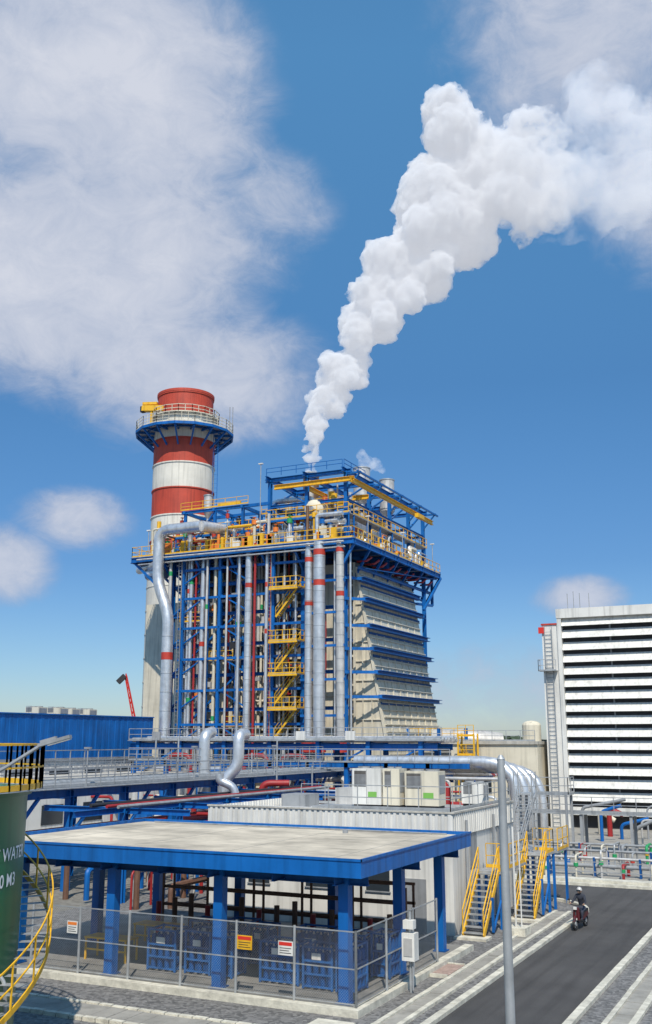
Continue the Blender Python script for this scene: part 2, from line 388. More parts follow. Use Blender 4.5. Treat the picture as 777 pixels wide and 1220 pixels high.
b.done('roof_ductwork',sm=False)
def ystair(x,yb,yt,z,nm='yellow_staircase'):
    b=B(); b.stair((x,yb,.1),(x,yt,z),.9,'yellow','yellow'); b.box(x-.55,yt,z-.1,x+.55,yt+1.3,z,'galv')
    for xx in(x-.5,x+.5): b.box(xx-.06,yt+1.15,0,xx+.06,yt+1.27,z-.1,'blue'); b.box(xx-.06,yt+.05,0,xx+.06,yt+.17,z-.1,'blue')
    b.beam((x+.5,yt-1.2,0.1),(x+.5,yt-1.2,z*.62),.1,.1,'blue'); b.beam((x+.5,yt-1.2,.1),(x+.5,yt+.1,z*.5),.08,.08,'blue')
    b.rail([(x+.5,yt,z),(x+.5,yt+1.3,z)],'yellow',1.05,.65,.022); b.rail([(x-.5,yt+1.3,z),(x+.5,yt+1.3,z)],'yellow',1.05,.6,.022)
    b.box(x-.7,yb-.5,0,x+.7,yb+.3,.1,'kerb'); b.done(nm,sm=False)
ystair(-14.1,42.9,45.3,2.4); ystair(-13.3,48.0,50.6,2.7)
b=B()
b.box(-14.75,46.7,2.3,-13.5,49.3,2.4,'galv'); b.box(-14.75,51.95,2.6,-12.6,54.2,2.7,'galv')
for x in(-14.4,-12.7): b.box(x-.06,53.9,0,x+.06,54.02,2.6,'blue')
b.box(-13.0,44,.0,-12.2,44.9,.35,'kerb'); 
b.cyl((-12.7,44.4,.35),(-12.7,44.4,4.4),.045,'white'); b.cyl((-12.45,44.4,.35),(-12.45,44.4,4.2),.03,'white')
b.rail([(-13.55,46.7,2.4),(-13.55,49.3,2.4)],'yellow',1.05,1.2,.025); b.rail([(-12.6,52,2.7),(-12.6,54.2,2.7)],'yellow',1.05,1.1,.025)
b.done('access_platform',sm=False)
b=B()
for x in(-14.4,-13.5):
    for y in(50.9,51.7): b.beam((x,y,0),(x,y,6.5),.05,.05,'galv')
for i in range(12):
    z=.55*i+.3
    for a,c in(((-14.4,50.9),(-13.5,50.9)),((-13.5,50.9),(-13.5,51.7))): b.beam((*a,z),(*c,z),.03,.03,'galv')
b.done('caged_ladder_mast',sm=False)

# ------------------------------------------------------------------ scooter rider
def scooter(x,y,ang):
    root=E('motor_scooter_with_rider')
    b=B()
    for yy in(-.62,.62):
        pts=[(0,yy+.22*math.cos(t),.26+.22*math.sin(t)) for t in [2*math.pi*i/18 for i in range(19)]]
        b.tube(pts,.055,'black',8); b.cyl((-.05,yy,.26),(.05,yy,.26),.09,'galv',10)
        for i in range(5):
            t=2*math.pi*i/5; b.beam((0,yy,.26),(0,yy+.2*math.cos(t),.26+.2*math.sin(t)),.03,.03,'galv')
    b.tube([(0,.62,.28),(0,.5,.75),(0,.42,.98)],.035,'dark',8)
    b.tube([(-.32,.34,1.02),(-.1,.42,.99),(.1,.42,.99),(.32,.34,1.02)],.02,'dark',6,.05)
    b.add([(-.17,.47,.4),(.17,.47,.4),(.13,.44,.92),(-.13,.44,.92),(-.12,.54,.42),(.12,.54,.42),(.09,.52,.9),(-.09,.52,.9)],[(0,1,2,3),(7,6,5,4),(0,4,5,1),(1,5,6,2),(2,6,7,3),(3,7,4,0)],'scoot')
    b.tube([(0,.40,.6),(0,.62,.54),(0,.82,.36)],.06,'scoot',8,.1)
    b.box(-.14,-.05,.26,.14,.42,.34,'dark')
    b.add([(-.11,-.78,.5),(.11,-.78,.5),(.14,-.02,.36),(-.14,-.02,.36),(-.09,-.78,.66),(.09,-.78,.66),(.13,-.02,.66),(-.13,-.02,.66)],[(3,2,1,0),(4,5,6,7),(0,1,5,4),(1,2,6,5),(2,3,7,6),(3,0,4,7)],'scoot')
    b.box(-.12,-.74,.665,.12,.0,.76,'black')
    b.box(-.08,-.83,.56,.08,-.785,.66,'red'); b.box(-.07,.53,.84,.07,.6,.95,'white'); b.box(-.09,.60,.42,.09,.615,.5,'white')
    b.tube([(.14,-.2,.3),(.16,-.8,.36)],.05,'dark',8)
    for sx in(-1,1): b.cyl((sx*.28,.36,1.02),(sx*.34,.36,1.2),.01,'dark',6); b.box(sx*.34-.05,.35,1.16,sx*.34+.05,.37,1.24,'dark')
    b.done('scooter',root,True)
    def addskin(name,verts,edges,rad,mat):
        me=bpy.data.meshes.new(name); me.from_pydata(verts,edges,[]); o=bpy.data.objects.new(name,me); scene.collection.objects.link(o); o.parent=root
        bm=bmesh.new(); bm.from_mesh(me); ly=bm.verts.layers.skin.verify()
        for i,v in enumerate(bm.verts):
            v[ly].radius=(rad[i],rad[i]); v[ly].use_root=(i==0)
        bm.to_mesh(me); bm.free()
        o.modifiers.new('skin','SKIN').use_smooth_shade=True
        s=o.modifiers.new('sub','SUBSURF'); s.levels=2; s.render_levels=2
        me.materials.append(mat)
    addskin('torso_and_arms',[(0,-.28,.86),(0,-.24,1.05),(0,-.17,1.25),(0,-.13,1.36),(0,-.1,1.44),
        (-.17,-.13,1.33),(-.27,.0,1.12),(-.3,.26,1.05),(.17,-.13,1.33),(.27,.0,1.12),(.3,.26,1.05)],
        [(0,1),(1,2),(2,3),(3,4),(3,5),(5,6),(6,7),(3,8),(8,9),(9,10)],[.15,.14,.16,.13,.06,.075,.055,.04,.075,.055,.04],M['cloth'])
    addskin('legs',[(0,-.28,.82),(-.12,-.22,.8),(-.17,.2,.76),(-.13,.12,.42),(-.13,.2,.36),(.12,-.22,.8),(.17,.2,.76),(.13,.12,.42),(.13,.2,.36)],
        [(0,1),(1,2),(2,3),(3,4),(0,5),(5,6),(6,7),(7,8)],[.13,.11,.08,.05,.045,.11,.08,.05,.045],M['jean'])
    b=B(); c=Vector((0,-.06,1.56))
    b.dome(c,.125,.15,'silverm',16,m=6); b.dome(c,.11,.13,'skin',16,(0,0,-1),m=5); b.box(-.09,.03,1.53,.09,.07,1.6,'glass')
    b.dome((0,.055,1.50),.016,.03,'skin',6,(0,1,-.2),2)
    for sx in(-1,1):
        hx=sx*.31
        b.dome((hx,.29,1.05),.045,.05,'skin',8,(0,1,0),3)
        for f in range(4): b.tube([(hx+sx*(f-1.5)*.022,.31,1.065),(hx+sx*(f-1.5)*.022,.36,1.055),(hx+sx*(f-1.5)*.022,.365,1.02)],.009,'skin',6)
        b.tube([(hx-sx*.04,.29,1.05),(hx-sx*.045,.33,1.02)],.011,'skin',6)
        b.box(sx*.13-.045,.1,.345,sx*.13+.045,.32,.41,'black')
    b.done('head_hands_shoes',root,True)
    root.location=(x,y,.012); root.rotation_euler=(0,0,ang)
scooter(-10.6,47.2,R(172))

# ------------------------------------------------------------------ lamp poles
b=B(); px,py=-5.75,19.5
b.cyl((px,py,0),(px,py,7.72),.1,'galv',16,.075); b.cyl((px,py,7.72),(px,py,7.8),.085,'galv',16,.03); b.cyl((px,py,0),(px,py,.05),.25,'galv',12)
b.box(px-.06,py-.14,1.0,px+.06,py-.1,1.4,'galv'); b.done('steel_pole')
b=B(); c=cw(-7.2,20)
p1=cw(-7.2,20,7.15);p2=cw(-6.35,20,7.45);p3=cw(-5.45,20,8.02)
b.cyl(c,p1,.09,'grey',12,.07); b.tube([p1-Vector((0,0,.3)),p1,p2,p3],.035,'grey',8,.3)
q0=cw(-5.55,20,7.98);q1=cw(-4.95,20,8.15)
b.beam(q0,q1,.2,.06,'grey'); b.beam(q0.lerp(q1,.3)+Vector((0,0,-.045)),q1-Vector((0,0,.045)),.16,.03,'white'); b.beam(q0.lerp(q1,.05)+Vector((0,0,.05)),q0.lerp(q1,.55)+Vector((0,0,.05)),.13,.06,'grey')
b.done('street_lamp')

# ------------------------------------------------------------------ green tank
tk=E('service_water_tank'); TC=cw(-11.98,26.3); TR=4.3
b=B()
b.cyl(TC,TC+Vector((0,0,6.8)),TR,'green',96)
for z in(1.9,3.6,5.2): b.cyl(TC+Vector((0,0,z)),TC+Vector((0,0,z+.02)),TR+.006,'green',96,caps=False)
b.cyl(TC+Vector((0,0,6.72)),TC+Vector((0,0,6.86)),TR+.1,'green',96); b.cyl(TC+Vector((0,0,6.86)),TC+Vector((0,0,7.2)),TR,'green',96,.5)
b.cyl(TC,TC+Vector((0,0,.2)),TR+.5,'concl',64)
b.done('shell',tk)
b=B()
def tp(a,r,z): a=R(a)+HEAD; return Vector((TC.x+r*math.cos(a),TC.y+r*math.sin(a),z))
ring=[tp(i*6,TR+.35,6.86) for i in range(61)]
b.rail(ring,'yellow',1.1,.9,.026)
for i in range(60): 
    a0,a1=i*6,(i+1)*6
    vs=[tp(a0,TR-.2,6.84),tp(a1,TR-.2,6.84),tp(a1,TR+.4,6.84),tp(a0,TR+.4,6.84)]; b.add(vs,[(0,1,2,3)],'galv')
b.done('roof_walkway',tk,False)
b=B(); n=50
hel=[(-75+190*i/n,6.8*i/n) for i in range(n+1)]
for i in range(n):
    a0,z0=hel[i];a1,z1=hel[i+1]
    b.add([tp(a0,TR+.05,z1),tp(a1,TR+.05,z1),tp(a1,TR+.75,z1),tp(a0,TR+.75,z1)],[(0,1,2,3)],'galv')
    for r_ in(TR+.78,):
        for h,ww in((0,.14),(.55,.03),(1.05,.035)): b.beam(tp(a0,r_,z0+h),tp(a1,r_,z1+h),.035,ww,'yellow')
        if i%3==0: b.beam(tp(a0,r_,z0),tp(a0,r_,z0+1.05),.035,.035,'yellow')
b.done('spiral_stair',tk,False)
def tanktext(txt,a0,z,size):
    cu=bpy.data.curves.new('txt','FONT'); cu.body=txt; cu.size=size; cu.resolution_u=3; cu.offset=.006
    o=bpy.data.objects.new('txt',cu); scene.collection.objects.link(o)
    dg=bpy.context.evaluated_depsgraph_get(); me=bpy.data.meshes.new_from_object(o.evaluated_get(dg))
    bpy.data.objects.remove(o)
    bm=bmesh.new(); bm.from_mesh(me)
    bmesh.ops.subdivide_edges(bm,edges=[e for e in bm.edges if e.calc_length()>.1],cuts=2)
    for v in bm.verts:
        a=a0+math.degrees(v.co.x/TR); zz=v.co.y+z; p=tp(a,TR+.012,zz); v.co=p
    bm.to_mesh(me); bm.free(); me.materials.append(M['wtext'])
    o=bpy.data.objects.new('lettering',me); scene.collection.objects.link(o); o.parent=tk
tanktext('E WATER',-16.5,5.22,.43); tanktext('0 M3',-13,4.62,.43)
b=B(); 
g=[cw(-9.6,24.5,2.9),cw(-8.4,24.6,2.9),cw(-7.6,24.8,2.6),cw(-7.45,24.8,0)]
b.tube(g,.05,'galv',8,.3); b.tube([v+cw(0,.9) for v in g],.05,'galv',8,.3); b.tube([g[0]-Vector((0,0,.6)),g[1]-Vector((0,0,.6)),g[2]-Vector((0,0,.7)),g[3]+cw(-.15,0)],.04,'galv',8,.3)
b.done('handrail_loop')

# ------------------------------------------------------------------ chimney
ch=E('chimney'); C=cw(-19,130); CR=4.05
b=B()
bands=[(0,31.4,'chim',4.3),(31.4,33.1,'chimred',4.05),(33.1,36.3,'chim',4.05),(36.3,39.9,'chimred',4.05),(39.9,43.3,'chim',4.05),(43.3,46.6,'chimred',4.05),(46.6,49.9,'chim',4.02),(49.9,53.0,'chimred',3.72)]
for z0,z1,k,r in bands:
    b.cyl(C+Vector((0,0,z0)),C+Vector((0,0,z1)),r,k,56)
    b.cyl(C+Vector((0,0,z1-.12)),C+Vector((0,0,z1+.05)),r+.1,k,56)
for z in range(3,31,3): b.cyl(C+Vector((0,0,z)),C+Vector((0,0,z+.12)),4.36,'chim',56)
b.cyl(C+Vector((0,0,53.06)),C+Vector((0,0,53.4)),3.85,'chimred',56); b.cyl(C+Vector((0,0,53.4)),C+Vector((0,0,53.43)),3.5,'dark',40)
b.done('shell',ch)
b=B()
def cpt(a,r,z): return C+Vector((r*math.cos(a),r*math.sin(a),z))
n=16
for zp,ro in((48.0,6.5),):
    ring=[cpt(2*math.pi*i/n,ro,zp) for i in range(n+1)]
    for i in range(n):
        a0=2*math.pi*i/n;a1=2*math.pi*(i+1)/n
        b.add([cpt(a0,4,zp-.1),cpt(a1,4,zp-.1),cpt(a1,ro,zp-.1),cpt(a0,ro,zp-.1)],[(0,1,2,3)],'galv')
        b.beam(cpt(a0,ro,zp-.2),cpt(a1,ro,zp-.2),.2,.35,'blue'); b.beam(cpt(a0,5.2,zp-.25),cpt(a1,5.2,zp-.25),.12,.25,'blued')
        b.beam(cpt(a0,4,zp-.25),cpt(a0,ro,zp-.25),.18,.3,'blue'); b.beam(cpt(a0,4.05,zp-2.4),cpt(a0,ro-.1,zp-.4),.18,.22,'blue')
    b.rail(ring,'cream',1.3,1.0,.035,True,3); 
ring=[cpt(2*math.pi*i/n,4.6,49.9) for i in range(n+1)]
for i in range(n): 
    a0=2*math.pi*i/n;a1=2*math.pi*(i+1)/n; b.add([cpt(a0,3.7,49.95),cpt(a1,3.7,49.95),cpt(a1,4.6,49.95),cpt(a0,4.6,49.95)],[(0,1,2,3)],'galv')
b.rail(ring,'cream',1.0,1.0,.045)
b.done('platform',ch,False)
b=B()
a=cw(-24.5,128.5,51.2);c=cw(-20.5,127.5,50.9)
b.beam(a,c,.9,.75,'yellow'); b.beam(a+Vector((0,0,.7)),cw(-22.5,128,51.8),.5,.35,'yellow'); b.beam(cw(-23.2,128,48),cw(-23.2,128,51),.3,.3,'yellow'); b.beam(a-Vector((0,0,.5)),a+Vector((0,0,.3)),.5,.6,'dark')
b.done('davit_hoist',ch,False)
b=B()
for dx in(5.9,6.3): b.cyl(cw(-19+dx,131,48),cw(-19+dx,131,52.3),.05,'grey',6)
la_=cw(-19+4.5,127.3)
for dx in(-.3,.3): b.cyl(la_+cw(dx,0,0),la_+cw(dx,0,47.7),.04,'blue',6)
for i in range(78): b.cyl(la_+cw(-.3,0,.6*i+1),la_+cw(.3,0,.6*i+1),.02,'blue',4)
b.done('ladder_and_rods',ch,False)

# ------------------------------------------------------------------ heat recovery boiler
hr=E('heat_recovery_boiler')
b=B()
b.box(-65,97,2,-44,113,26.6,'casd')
b.box(-73,100,6,-65,112,24,'beige')
for z in [3+1.5*i for i in range(16)]: b.box(-65,96.8,z,-44,97,z+.2,'cream')
for x in [-64.5+2.05*i for i in range(11)]: b.box(x,96.72,2,x+.25,96.8-.002,26.5,'cream')
for (xa,xb,za,zb) in((-64,-61,3,25),(-58,-55,6,14),(-54.5,-52,17,26),(-49,-44.2,3,26.4),(-58,-55.5,18,24),(-60.8,-58.6,9,20)):
    b.box(xa,96.6,za,xb,96.7,zb,'beige')
def xs(z): return -40.4-(z-8)*(3.2/18) if z>8 else -40.4
b.prism([(-44,2),(-40.4,2),(-40.4,8),(xs(26),26),(-44,26)],97.0,113,'beige')
for z in [3.5+.75*i for i in range(30)]:
    b.box(xs(z),97.2,z,xs(z)+.16,113.0,z+.1,'cream')
for y in [99+2*i for i in range(7)]:
    b.beam((xs(26)+.05,y,25.8),(xs(8)+.05,y,8),.1,.22,'cream')
for z in [4+2.0*i for i in range(11)]: b.box(-44,96.86,z,xs(z)-.05,96.998,z+.12,'cream')
b.beam((xs(26)-.12,96.95,26),(xs(8)-.12,96.95,8),.15,.3,'cream')
for x in(-43,-42): b.beam((x,96.93,2),(x,96.93,12 if x>-42.5 else 19),.12,.12,'cream')
b.done('casing',hr,False)
b=B()
for z in(24.6,22.4,19.6,17.2,14.8,12.3):
    x=xs(z)+.12
    b.hbeam((x+.4,96.3,z),(x+.4,113.6,z),.75,.45,'blue')
    b.box(x,97,z-.75,x+.08,113.2,z-.5,'blued')
    b.beam((x+.4,96.3,z),(-44,94.6,z),.2,.3,'blue')
b.done('buckstays',hr,False)
b=B()
colx=[-65.7,-61.4,-57.0,-53.0,-48.9,-44.1]; lev=[4.2,7.8,11.2,14.9,18.2,21.6,24.9]
for x in colx:
    b.hbeam((x,94.9,0),(x,94.9,28.2),.46,.46,'blue')
    for y in (101,107,113.5): 
        if x==colx[0]: b.hbeam((x,y,0),(x,y,28.2),.45,.45,'blue')
for z in lev:
    for a,c in zip(colx,colx[1:]): b.hbeam((a,94.9,z),(c,94.9,z),.26,.38,'blue')
    for x in colx: b.hbeam((x,94.9,z),(x,97,z),.22,.3,'blue')
for i,z in enumerate(lev[:-1]):
    a,c=(colx[0],colx[1]) if i%2 else (colx[1],colx[2]); b.beam((a,94.9,z),(c,94.9,lev[i+1]),.2,.2,'blue')
    b.beam((colx[0],94.9,z),(colx[0],101,lev[i+1]),.22,.22,'blue'); b.hbeam((colx[0],94.9,z),(colx[0],113,z),.25,.35,'blue')
    a,c=(colx[3],colx[4]); b.beam((a,94.9,z),(c,94.9,lev[i+1]) ,.14,.14,'blued')
for x in(-63.4,-60.2,-58.6,-55.2,-51.9,-47.8): b.beam((x,93.6,2),(x,93.6,28),.3,.3,'blue')
for z in [5.8,9.6,13.2,16.6,20,23.3,26.5]:
    b.beam((-64,93.55,z),(-47.5,93.55,z),.2,.26,'blue')
    b.beam((-48.2,92.9,z+.8),(-43.2,92.9,z+.8),.2,.25,'blue')
for z in [4,7.7,11.4,15,18.3,21.7,25]: 
    b.beam((-63.4,93.7,z),(-60.2,93.7,z+1.9),.14,.14,'blue'); b.beam((-58.6,93.7,z+1.9),(-55.2,93.7,z),.14,.14,'blue')
for y in (104,115.5): b.hbeam((-43.0,y,0) if y>110 else (-43.2,y,26),(-43.0,y,28.2),.4,.4,'blue')
b.done('steel_frame',hr,False)
b=B()
DX0,DX1,DY0,DY1,DZ=-70,-42.0,92.5,119,28.4
b.box(DX0,DY0,DZ-.08,DX1,DY1,DZ,'galv')
for y in [DY0+.1,96,100,104,108,112,116,DY1-.1]: b.hbeam((DX0,y,DZ-.38),(DX1,y,DZ-.38),.3,.55,'blue')
for x in [DX0+.1,-66,-62,-58,-54,-50,-46,DX1-.1]: b.hbeam((x,DY0,DZ-.4),(x,DY1,DZ-.4),.3,.6,'blue')
for y in [93,97,101,105,109,113,117,118.9]:
    b.beam((-44.0,y,DZ-3.6),(DX1-.1,y,DZ-.6),.2,.25,'blue'); b.beam((DX1-.1,y,DZ-.5),(DX1-.1,y,DZ+.2),.2,.2,'blue')
for x in colx: b.beam((x,94.8,DZ-2.8),(x,DY0+.1,DZ-.6),.2,.22,'blue')
for y in(93,97,101): b.beam((-65.9,y,DZ-4),(DX0+.2,y,DZ-.6),.22,.25,'blue')
for z in (-1.6,): 
    b.hbeam((-43.0,96,DZ+z-1),(-43.0,118,DZ+z-1),.25,.3,'blue'); b.beam((-42.6,97,DZ-2.6),(-42.2,118,DZ-.9),.1,.12,'blued')
b.beam((-42.3,113.5,DZ-5.2),(-42.0,119,DZ-.6),.25,.25,'blue'); b.beam((-43.2,119,DZ-4),(-43.2,119,DZ),.3,.3,'blue'); b.beam((-43.2,113.5,DZ-4.4),(-43.2,119,DZ-4),.2,.3,'blue')
b.done('upper_deck',hr,False)
b=B()
pr=[(DX0+.1,DY1,DZ),(DX0+.1,DY0+.08,DZ),(DX1-.08,DY0+.08,DZ),(DX1-.08,DY1,DZ)]
b.rail(pr,'yellow',1.15,1.3,.035)
for (x0_,x1_,y_,z_) in((-53.5,-43.5,94.6,31.6),(-66,-55,95.5,31.0),(-56,-44.5,98,33.2)):
    b.box(x0_,y_,z_-.08,x1_,y_+1.2,z_,'galv'); b.rail([(x0_,y_,z_),(x1_,y_,z_)],'yellow',1.1,1.2,.035); b.beam((x0_,y_+.05,z_-.2),(x1_,y_+.05,z_-.2),.15,.2,'blue')
    n=int((x1_-x0_)/3)
    for i in range(n+1): b.beam((x0_+(x1_-x0_)*i/n,y_+.1,DZ),(x0_+(x1_-x0_)*i/n,y_+.1,z_),.14,.14,'blue')
b.box(-44.6,95.8,31.5,-43.4,118,31.6,'galv'); b.rail([(-43.4,95.8,31.6),(-43.4,118,31.6)],'yellow',1.1,1.3,.035)
b.rail([(-65,94.9,33.85),(-56,94.9,33.85)],'yellow',.9,1.6,.03)
for i in range(7): b.beam((-43.5,96+3.6*i,DZ),(-43.5,96+3.6*i,31.5),.15,.15,'blue')
for z in(23.7,18.1,14.7,11.2):
    b.box(-51.8,92.4,z-.1,-48.4,94.2,z,'galv'); b.rail([(-51.8,94,z),(-51.8,92.4,z),(-48.4,92.4,z),(-48.4,94,z)],'yellow',1.1,.85,.035); b.beam((-51.8,92.42,z-.15),(-48.4,92.42,z-.15),.1,.2,'yellow')
    b.stair((-51.4,93.6,z-3.0),(-48.9,93.6,z-.1),.7,'yellow','yellow')
for z,xa in((16.4,-60),(20.8,-64),(9.4,-58)):
    b.box(xa,93.9,z-.08,xa+3,95,z,'galv'); b.rail([(xa,93.9,z),(xa+3,93.9,z)],'yellow',1.05,1,.03)
b.done('platforms',hr,False)
b=B()
gx=[-53.4,-48.8,-44.1]; gy=[95.3,101.5,107.5,113.5,118.6]; GT=36.3
for x in gx:
    for y in gy:
        b.hbeam((x,y,DZ),(x,y,GT),.38,.38,'blue')
    b.hbeam((x,gy[0]-1,GT),(x,gy[-1]+.8,GT),.3,.5,'blue')
for y in gy:
    b.hbeam((gx[0]-.6,y,GT-.02),(gx[-1]+.6,y,GT-.02),.3,.46,'blue'); b.hbeam((gx[0],y,33.2),(gx[-1],y,33.2),.22,.3,'blue')
    b.beam((gx[0],y,GT-.2),(gx[1],y,33.2),.16,.16,'blue')
for x in(gx[0],gx[2]):
    for a,c in zip(gy,gy[1:]):
        b.beam((x,a,33.2),(x,c,GT),.18,.18,'blue')
        b.hbeam((x,a,33.2),(x,c,33.2),.22,.3,'blue')
for a,c in((gx[0],gx[1]),(gx[1],gx[2])): b.beam((a,95.3,33.2),(c,95.3,DZ+.3),.15,.15,'blue')
for y in gy: b.beam((gx[-1],y,GT-2.2),(gx[-1]+1.7,y,GT-.3),.16,.16,'blue'); b.beam((gx[-1],y,GT-.3),(gx[-1]+1.8,y,GT-.3),.18,.22,'blue')
b.beam((gx[-1]+1.7,94.5,GT-.35),(gx[-1]+1.7,119.6,GT-.35),.16,.2,'blue')
b.rail([(gx[0],94.4,GT+.2),(gx[-1],94.4,GT+.2)],'blue',.9,1.8,.035,False)
b.rail([(gx[-1]+.2,94.4,GT+.2),(gx[-1]+.2,100,GT+.2)],'blue',.9,1.8,.035,False)
for x in(-64.5,-60.5,-56.8):
    for y in(95.2,99,104): b.beam((x,y,DZ),(x,y,33.6),.3,.3,'blue')
    b.beam((x,94.8,33.6),(x,104.4,33.6),.26,.36,'blue')
for y in(95.2,99,104): b.beam((-65,y,33.65),(-53.4,y,33.65),.26,.34,'blue'); b.beam((-60.5,y,33.5),(-56.8,y,DZ+2.8),.14,.14,'blue')
b.beam((-64.5,95.2,DZ+.2),(-60.5,95.2,33.5),.14,.14,'blue')
for (x,y,h) in((-68,93,3),(-63,93,3.2),(-57.5,93,3),(-53.9,94,9.5),(-42.3,97,3),(-42.3,107,3),(-42.3,117,3.4)): b.cyl((x,y,DZ),(x,y,DZ+h),.05,'galv',6); b.box(x-.25,y-.12,DZ+h,x+.25,y+.12,DZ+h+.12,'white')
b.done('gantry_frame',hr,False)
b=B()
for (p,q) in(((-52.5,94.6,35.2),(-42.8,94.6,35.2)),((-43.0,94.2,35.0),(-43.0,119.2,35.0)),((-49,96,35.1),(-49,118,35.1)),((-51.8,100,34.4),(-43.5,100,34.4))): b.hbeam(p,q,.35,.5,'yellow')
b.beam((-42.4,112,34.6),(-42.4,114,34.6),.5,.5,'yellow'); b.beam((-60,95,34.1),(-57,95,34.1),.2,.28,'yellow')
b.done('crane_beams',hr,False)
b=B()
for x,z,r,y0_ in((-48.0,32.4,1.15,95.4),(-55.8,30.9,.95,96.6),(-61.5,30.6,.85,96.8)):
    b.cyl((x,y0_,z),(x,112,z),r,'silver',28); b.dome((x,y0_,z),r,.55,'cream',28,(0,-1,0)); b.cyl((x,y0_-.55,z),(x,y0_-.75,z),.3,'silver',14)
    for y in(97.5,104,110): b.box(x-r,y,DZ,x+r,y+.4,z-.6,'blued')
def sil(x,y,z0,z1,r,k='silverm'):
    b.cyl((x,y,z0),(x,y,z1),r,k,24); b.cyl((x,y,z0-.7),(x,y,z0),r*.4,k,24,r); b.cyl((x,y,DZ),(x,y,z0-.5),r*.35,'silver',12)
    for zz in(z0+.2,z1-.15): b.cyl((x,y,zz),(x,y,zz+.12),r+.06,'galv',24)
    b.cyl((x,y,z1),(x,y,z1+.02),r*.85,'dark',20)
sil(-52.7,104,35.5,39.1,.95,'rust'); sil(-47.2,106.5,36,39.7,1.0); sil(-45.9,111.2,35.2,39.2,.9); sil(-62.5,96.8,33.8,35.9,.5); sil(-55.2,103,33,36.2,.5)
sil(-50.2,99,34,37.0,.35); 
b.done('drums_and_silencers',hr)
b=B()
cols=['silver','silverm','silver','cream','silver','dred','yellow','orange','silverm','rust']
for i in range(150):
    x=rnd.uniform(-68,-44);y=rnd.uniform(93.4,99);z=DZ+rnd.uniform(.3,3.4);L=rnd.uniform(.8,3.5);r=rnd.choice([.06,.09,.12,.18,.25])
    k=rnd.choice(cols); t=rnd.random()
    if t<.4: pts=[(x,y,DZ),(x,y,z),(min(-43.6,x+L),y,z)]
    elif t<.7: pts=[(x,y,DZ),(x,y,z),(x,y+L,z),(x,y+L,DZ)]
    else: pts=[(x,y,DZ),(x,y,z+1.5)]
    b.tube(pts,r,k,8,.35)
    if rnd.random()<.5:
        c=Vector(pts[1]); k2=rnd.choice(['red','yellow','blue','cream','orange','dark','greenp','red'])
        b.cyl(c-Vector((0,0,.25)),c+Vector((0,0,.25)),r+.14,k2,10); b.cyl(c+Vector((0,0,.25)),c+Vector((0,0,.6)),.05,k2,6); b.cyl(c+Vector((0,0,.55)),c+Vector((0,0,.6)),.22,k2,10)
for i in range(70):
    x=rnd.uniform(-46,-42.8);y=rnd.uniform(96,118);z=DZ+rnd.uniform(.3,2.6);r=rnd.choice([.06,.09,.14,.2])
    b.tube([(x,y,DZ),(x,y,z),(x,y+rnd.uniform(.5,3),z)],r,rnd.choice(cols),8,.3)
    if i%2: b.box(x-.2,y-.2,DZ+.6,x+.2,y+.2,DZ+1.1,rnd.choice(['yellow','red','white','grey','orange','blue']))
for i in range(26):
    x=rnd.uniform(-68,-43);y=93.4; b.box(x,y,DZ+.3,x+rnd.uniform(.3,.8),y+.3,DZ+rnd.uniform(.9,1.7),rnd.choice(['white','grey','orange','silverm','cream','yellow']))
for i in range(18):
    x=rnd.uniform(-53,-45);y=rnd.uniform(96,103);z=33.3; h=rnd.uniform(.6,2.0); b.cyl((x,y,z),(x,y,z+h),rnd.choice([.1,.2,.35]),rnd.choice(['silver','rust','cream','red','silverm','yellow']),10)
b.tube([(-59,97,29.6),(-54,97,30.4),(-54,97,34.2),(-49,97,34.2),(-49,97,33)],.3,'silver',12,.8)
b.tube([(-52,96.3,29.2),(-52,96.3,31.8),(-46,96.3,31.8),(-46,96.3,29)],.28,'silver',12,.7)
for i in range(10):
    y=97+i*2.1; b.tube([(-43.6,y,26.6),(-42.5,y,26.6),(-42.5,y+1.3,27.2)],.12,'dred',8,.2)
b.done('deck_piping',hr)
b=B()
def riser(x,y,r,z0,z1,k='silver',bands=(),bk='red'):
    b.cyl((x,y,z0),(x,y,z1),r,k,20 if r>.3 else 10)
    for z in bands: b.cyl((x,y,z),(x,y,z+max(.5,r)),r+.012,bk,20 if r>.3 else 10)
    if r>.3:
        z=z0+1.2
        while z<z1: b.cyl((x,y,z),(x,y,z+.05),r+.02,'galv',20); z+=1.2
riser(-47.3,92.9,.42,7.6,28.2,'silver',(26.2,21.6)); riser(-46.0,92.75,.62,7.4,28.2,'silver',(23.6,26.8)); riser(-43.7,92.9,.42,7.6,28.2,'silverm',(27,22.4)); 
for x in(-47.3,-46.0,-43.7): b.cyl((x,92.8,6.8),(x,92.8,7.8),.68,'red',16)
big=[(-60,91.7,31.0),(-65.6,91.7,31.0),(-65.6,91.7,25.2),(-64.0,91.7,21.5),(-64.0,91.7,6)]
b.tube(big,.62,'silver',20,1.4); b.cyl((-64,91.7,16.5),(-64,91.7,17.3),.635,'red',20); b.tube([(-60,91.7,31),(-58.5,95,31)],.62,'silver',20)
for z in(9,11,13,15,19): b.cyl((-64,91.7,z),(-64,91.7,z+.06),.65,'galv',20)
b.tube([(-68.5,93.8,26.5),(-66,93.8,26.5)],.7,'silver',16); b.tube([(-70.6,95,27.3),(-66,92.2,27.3)],.45,'silver',14)
for i in range(2): b.tube([(-69,92.3+.3*i,28.0-.5*i),(-43,92.3+.3*i,28.0-.5*i)],.1,'silverm',8)
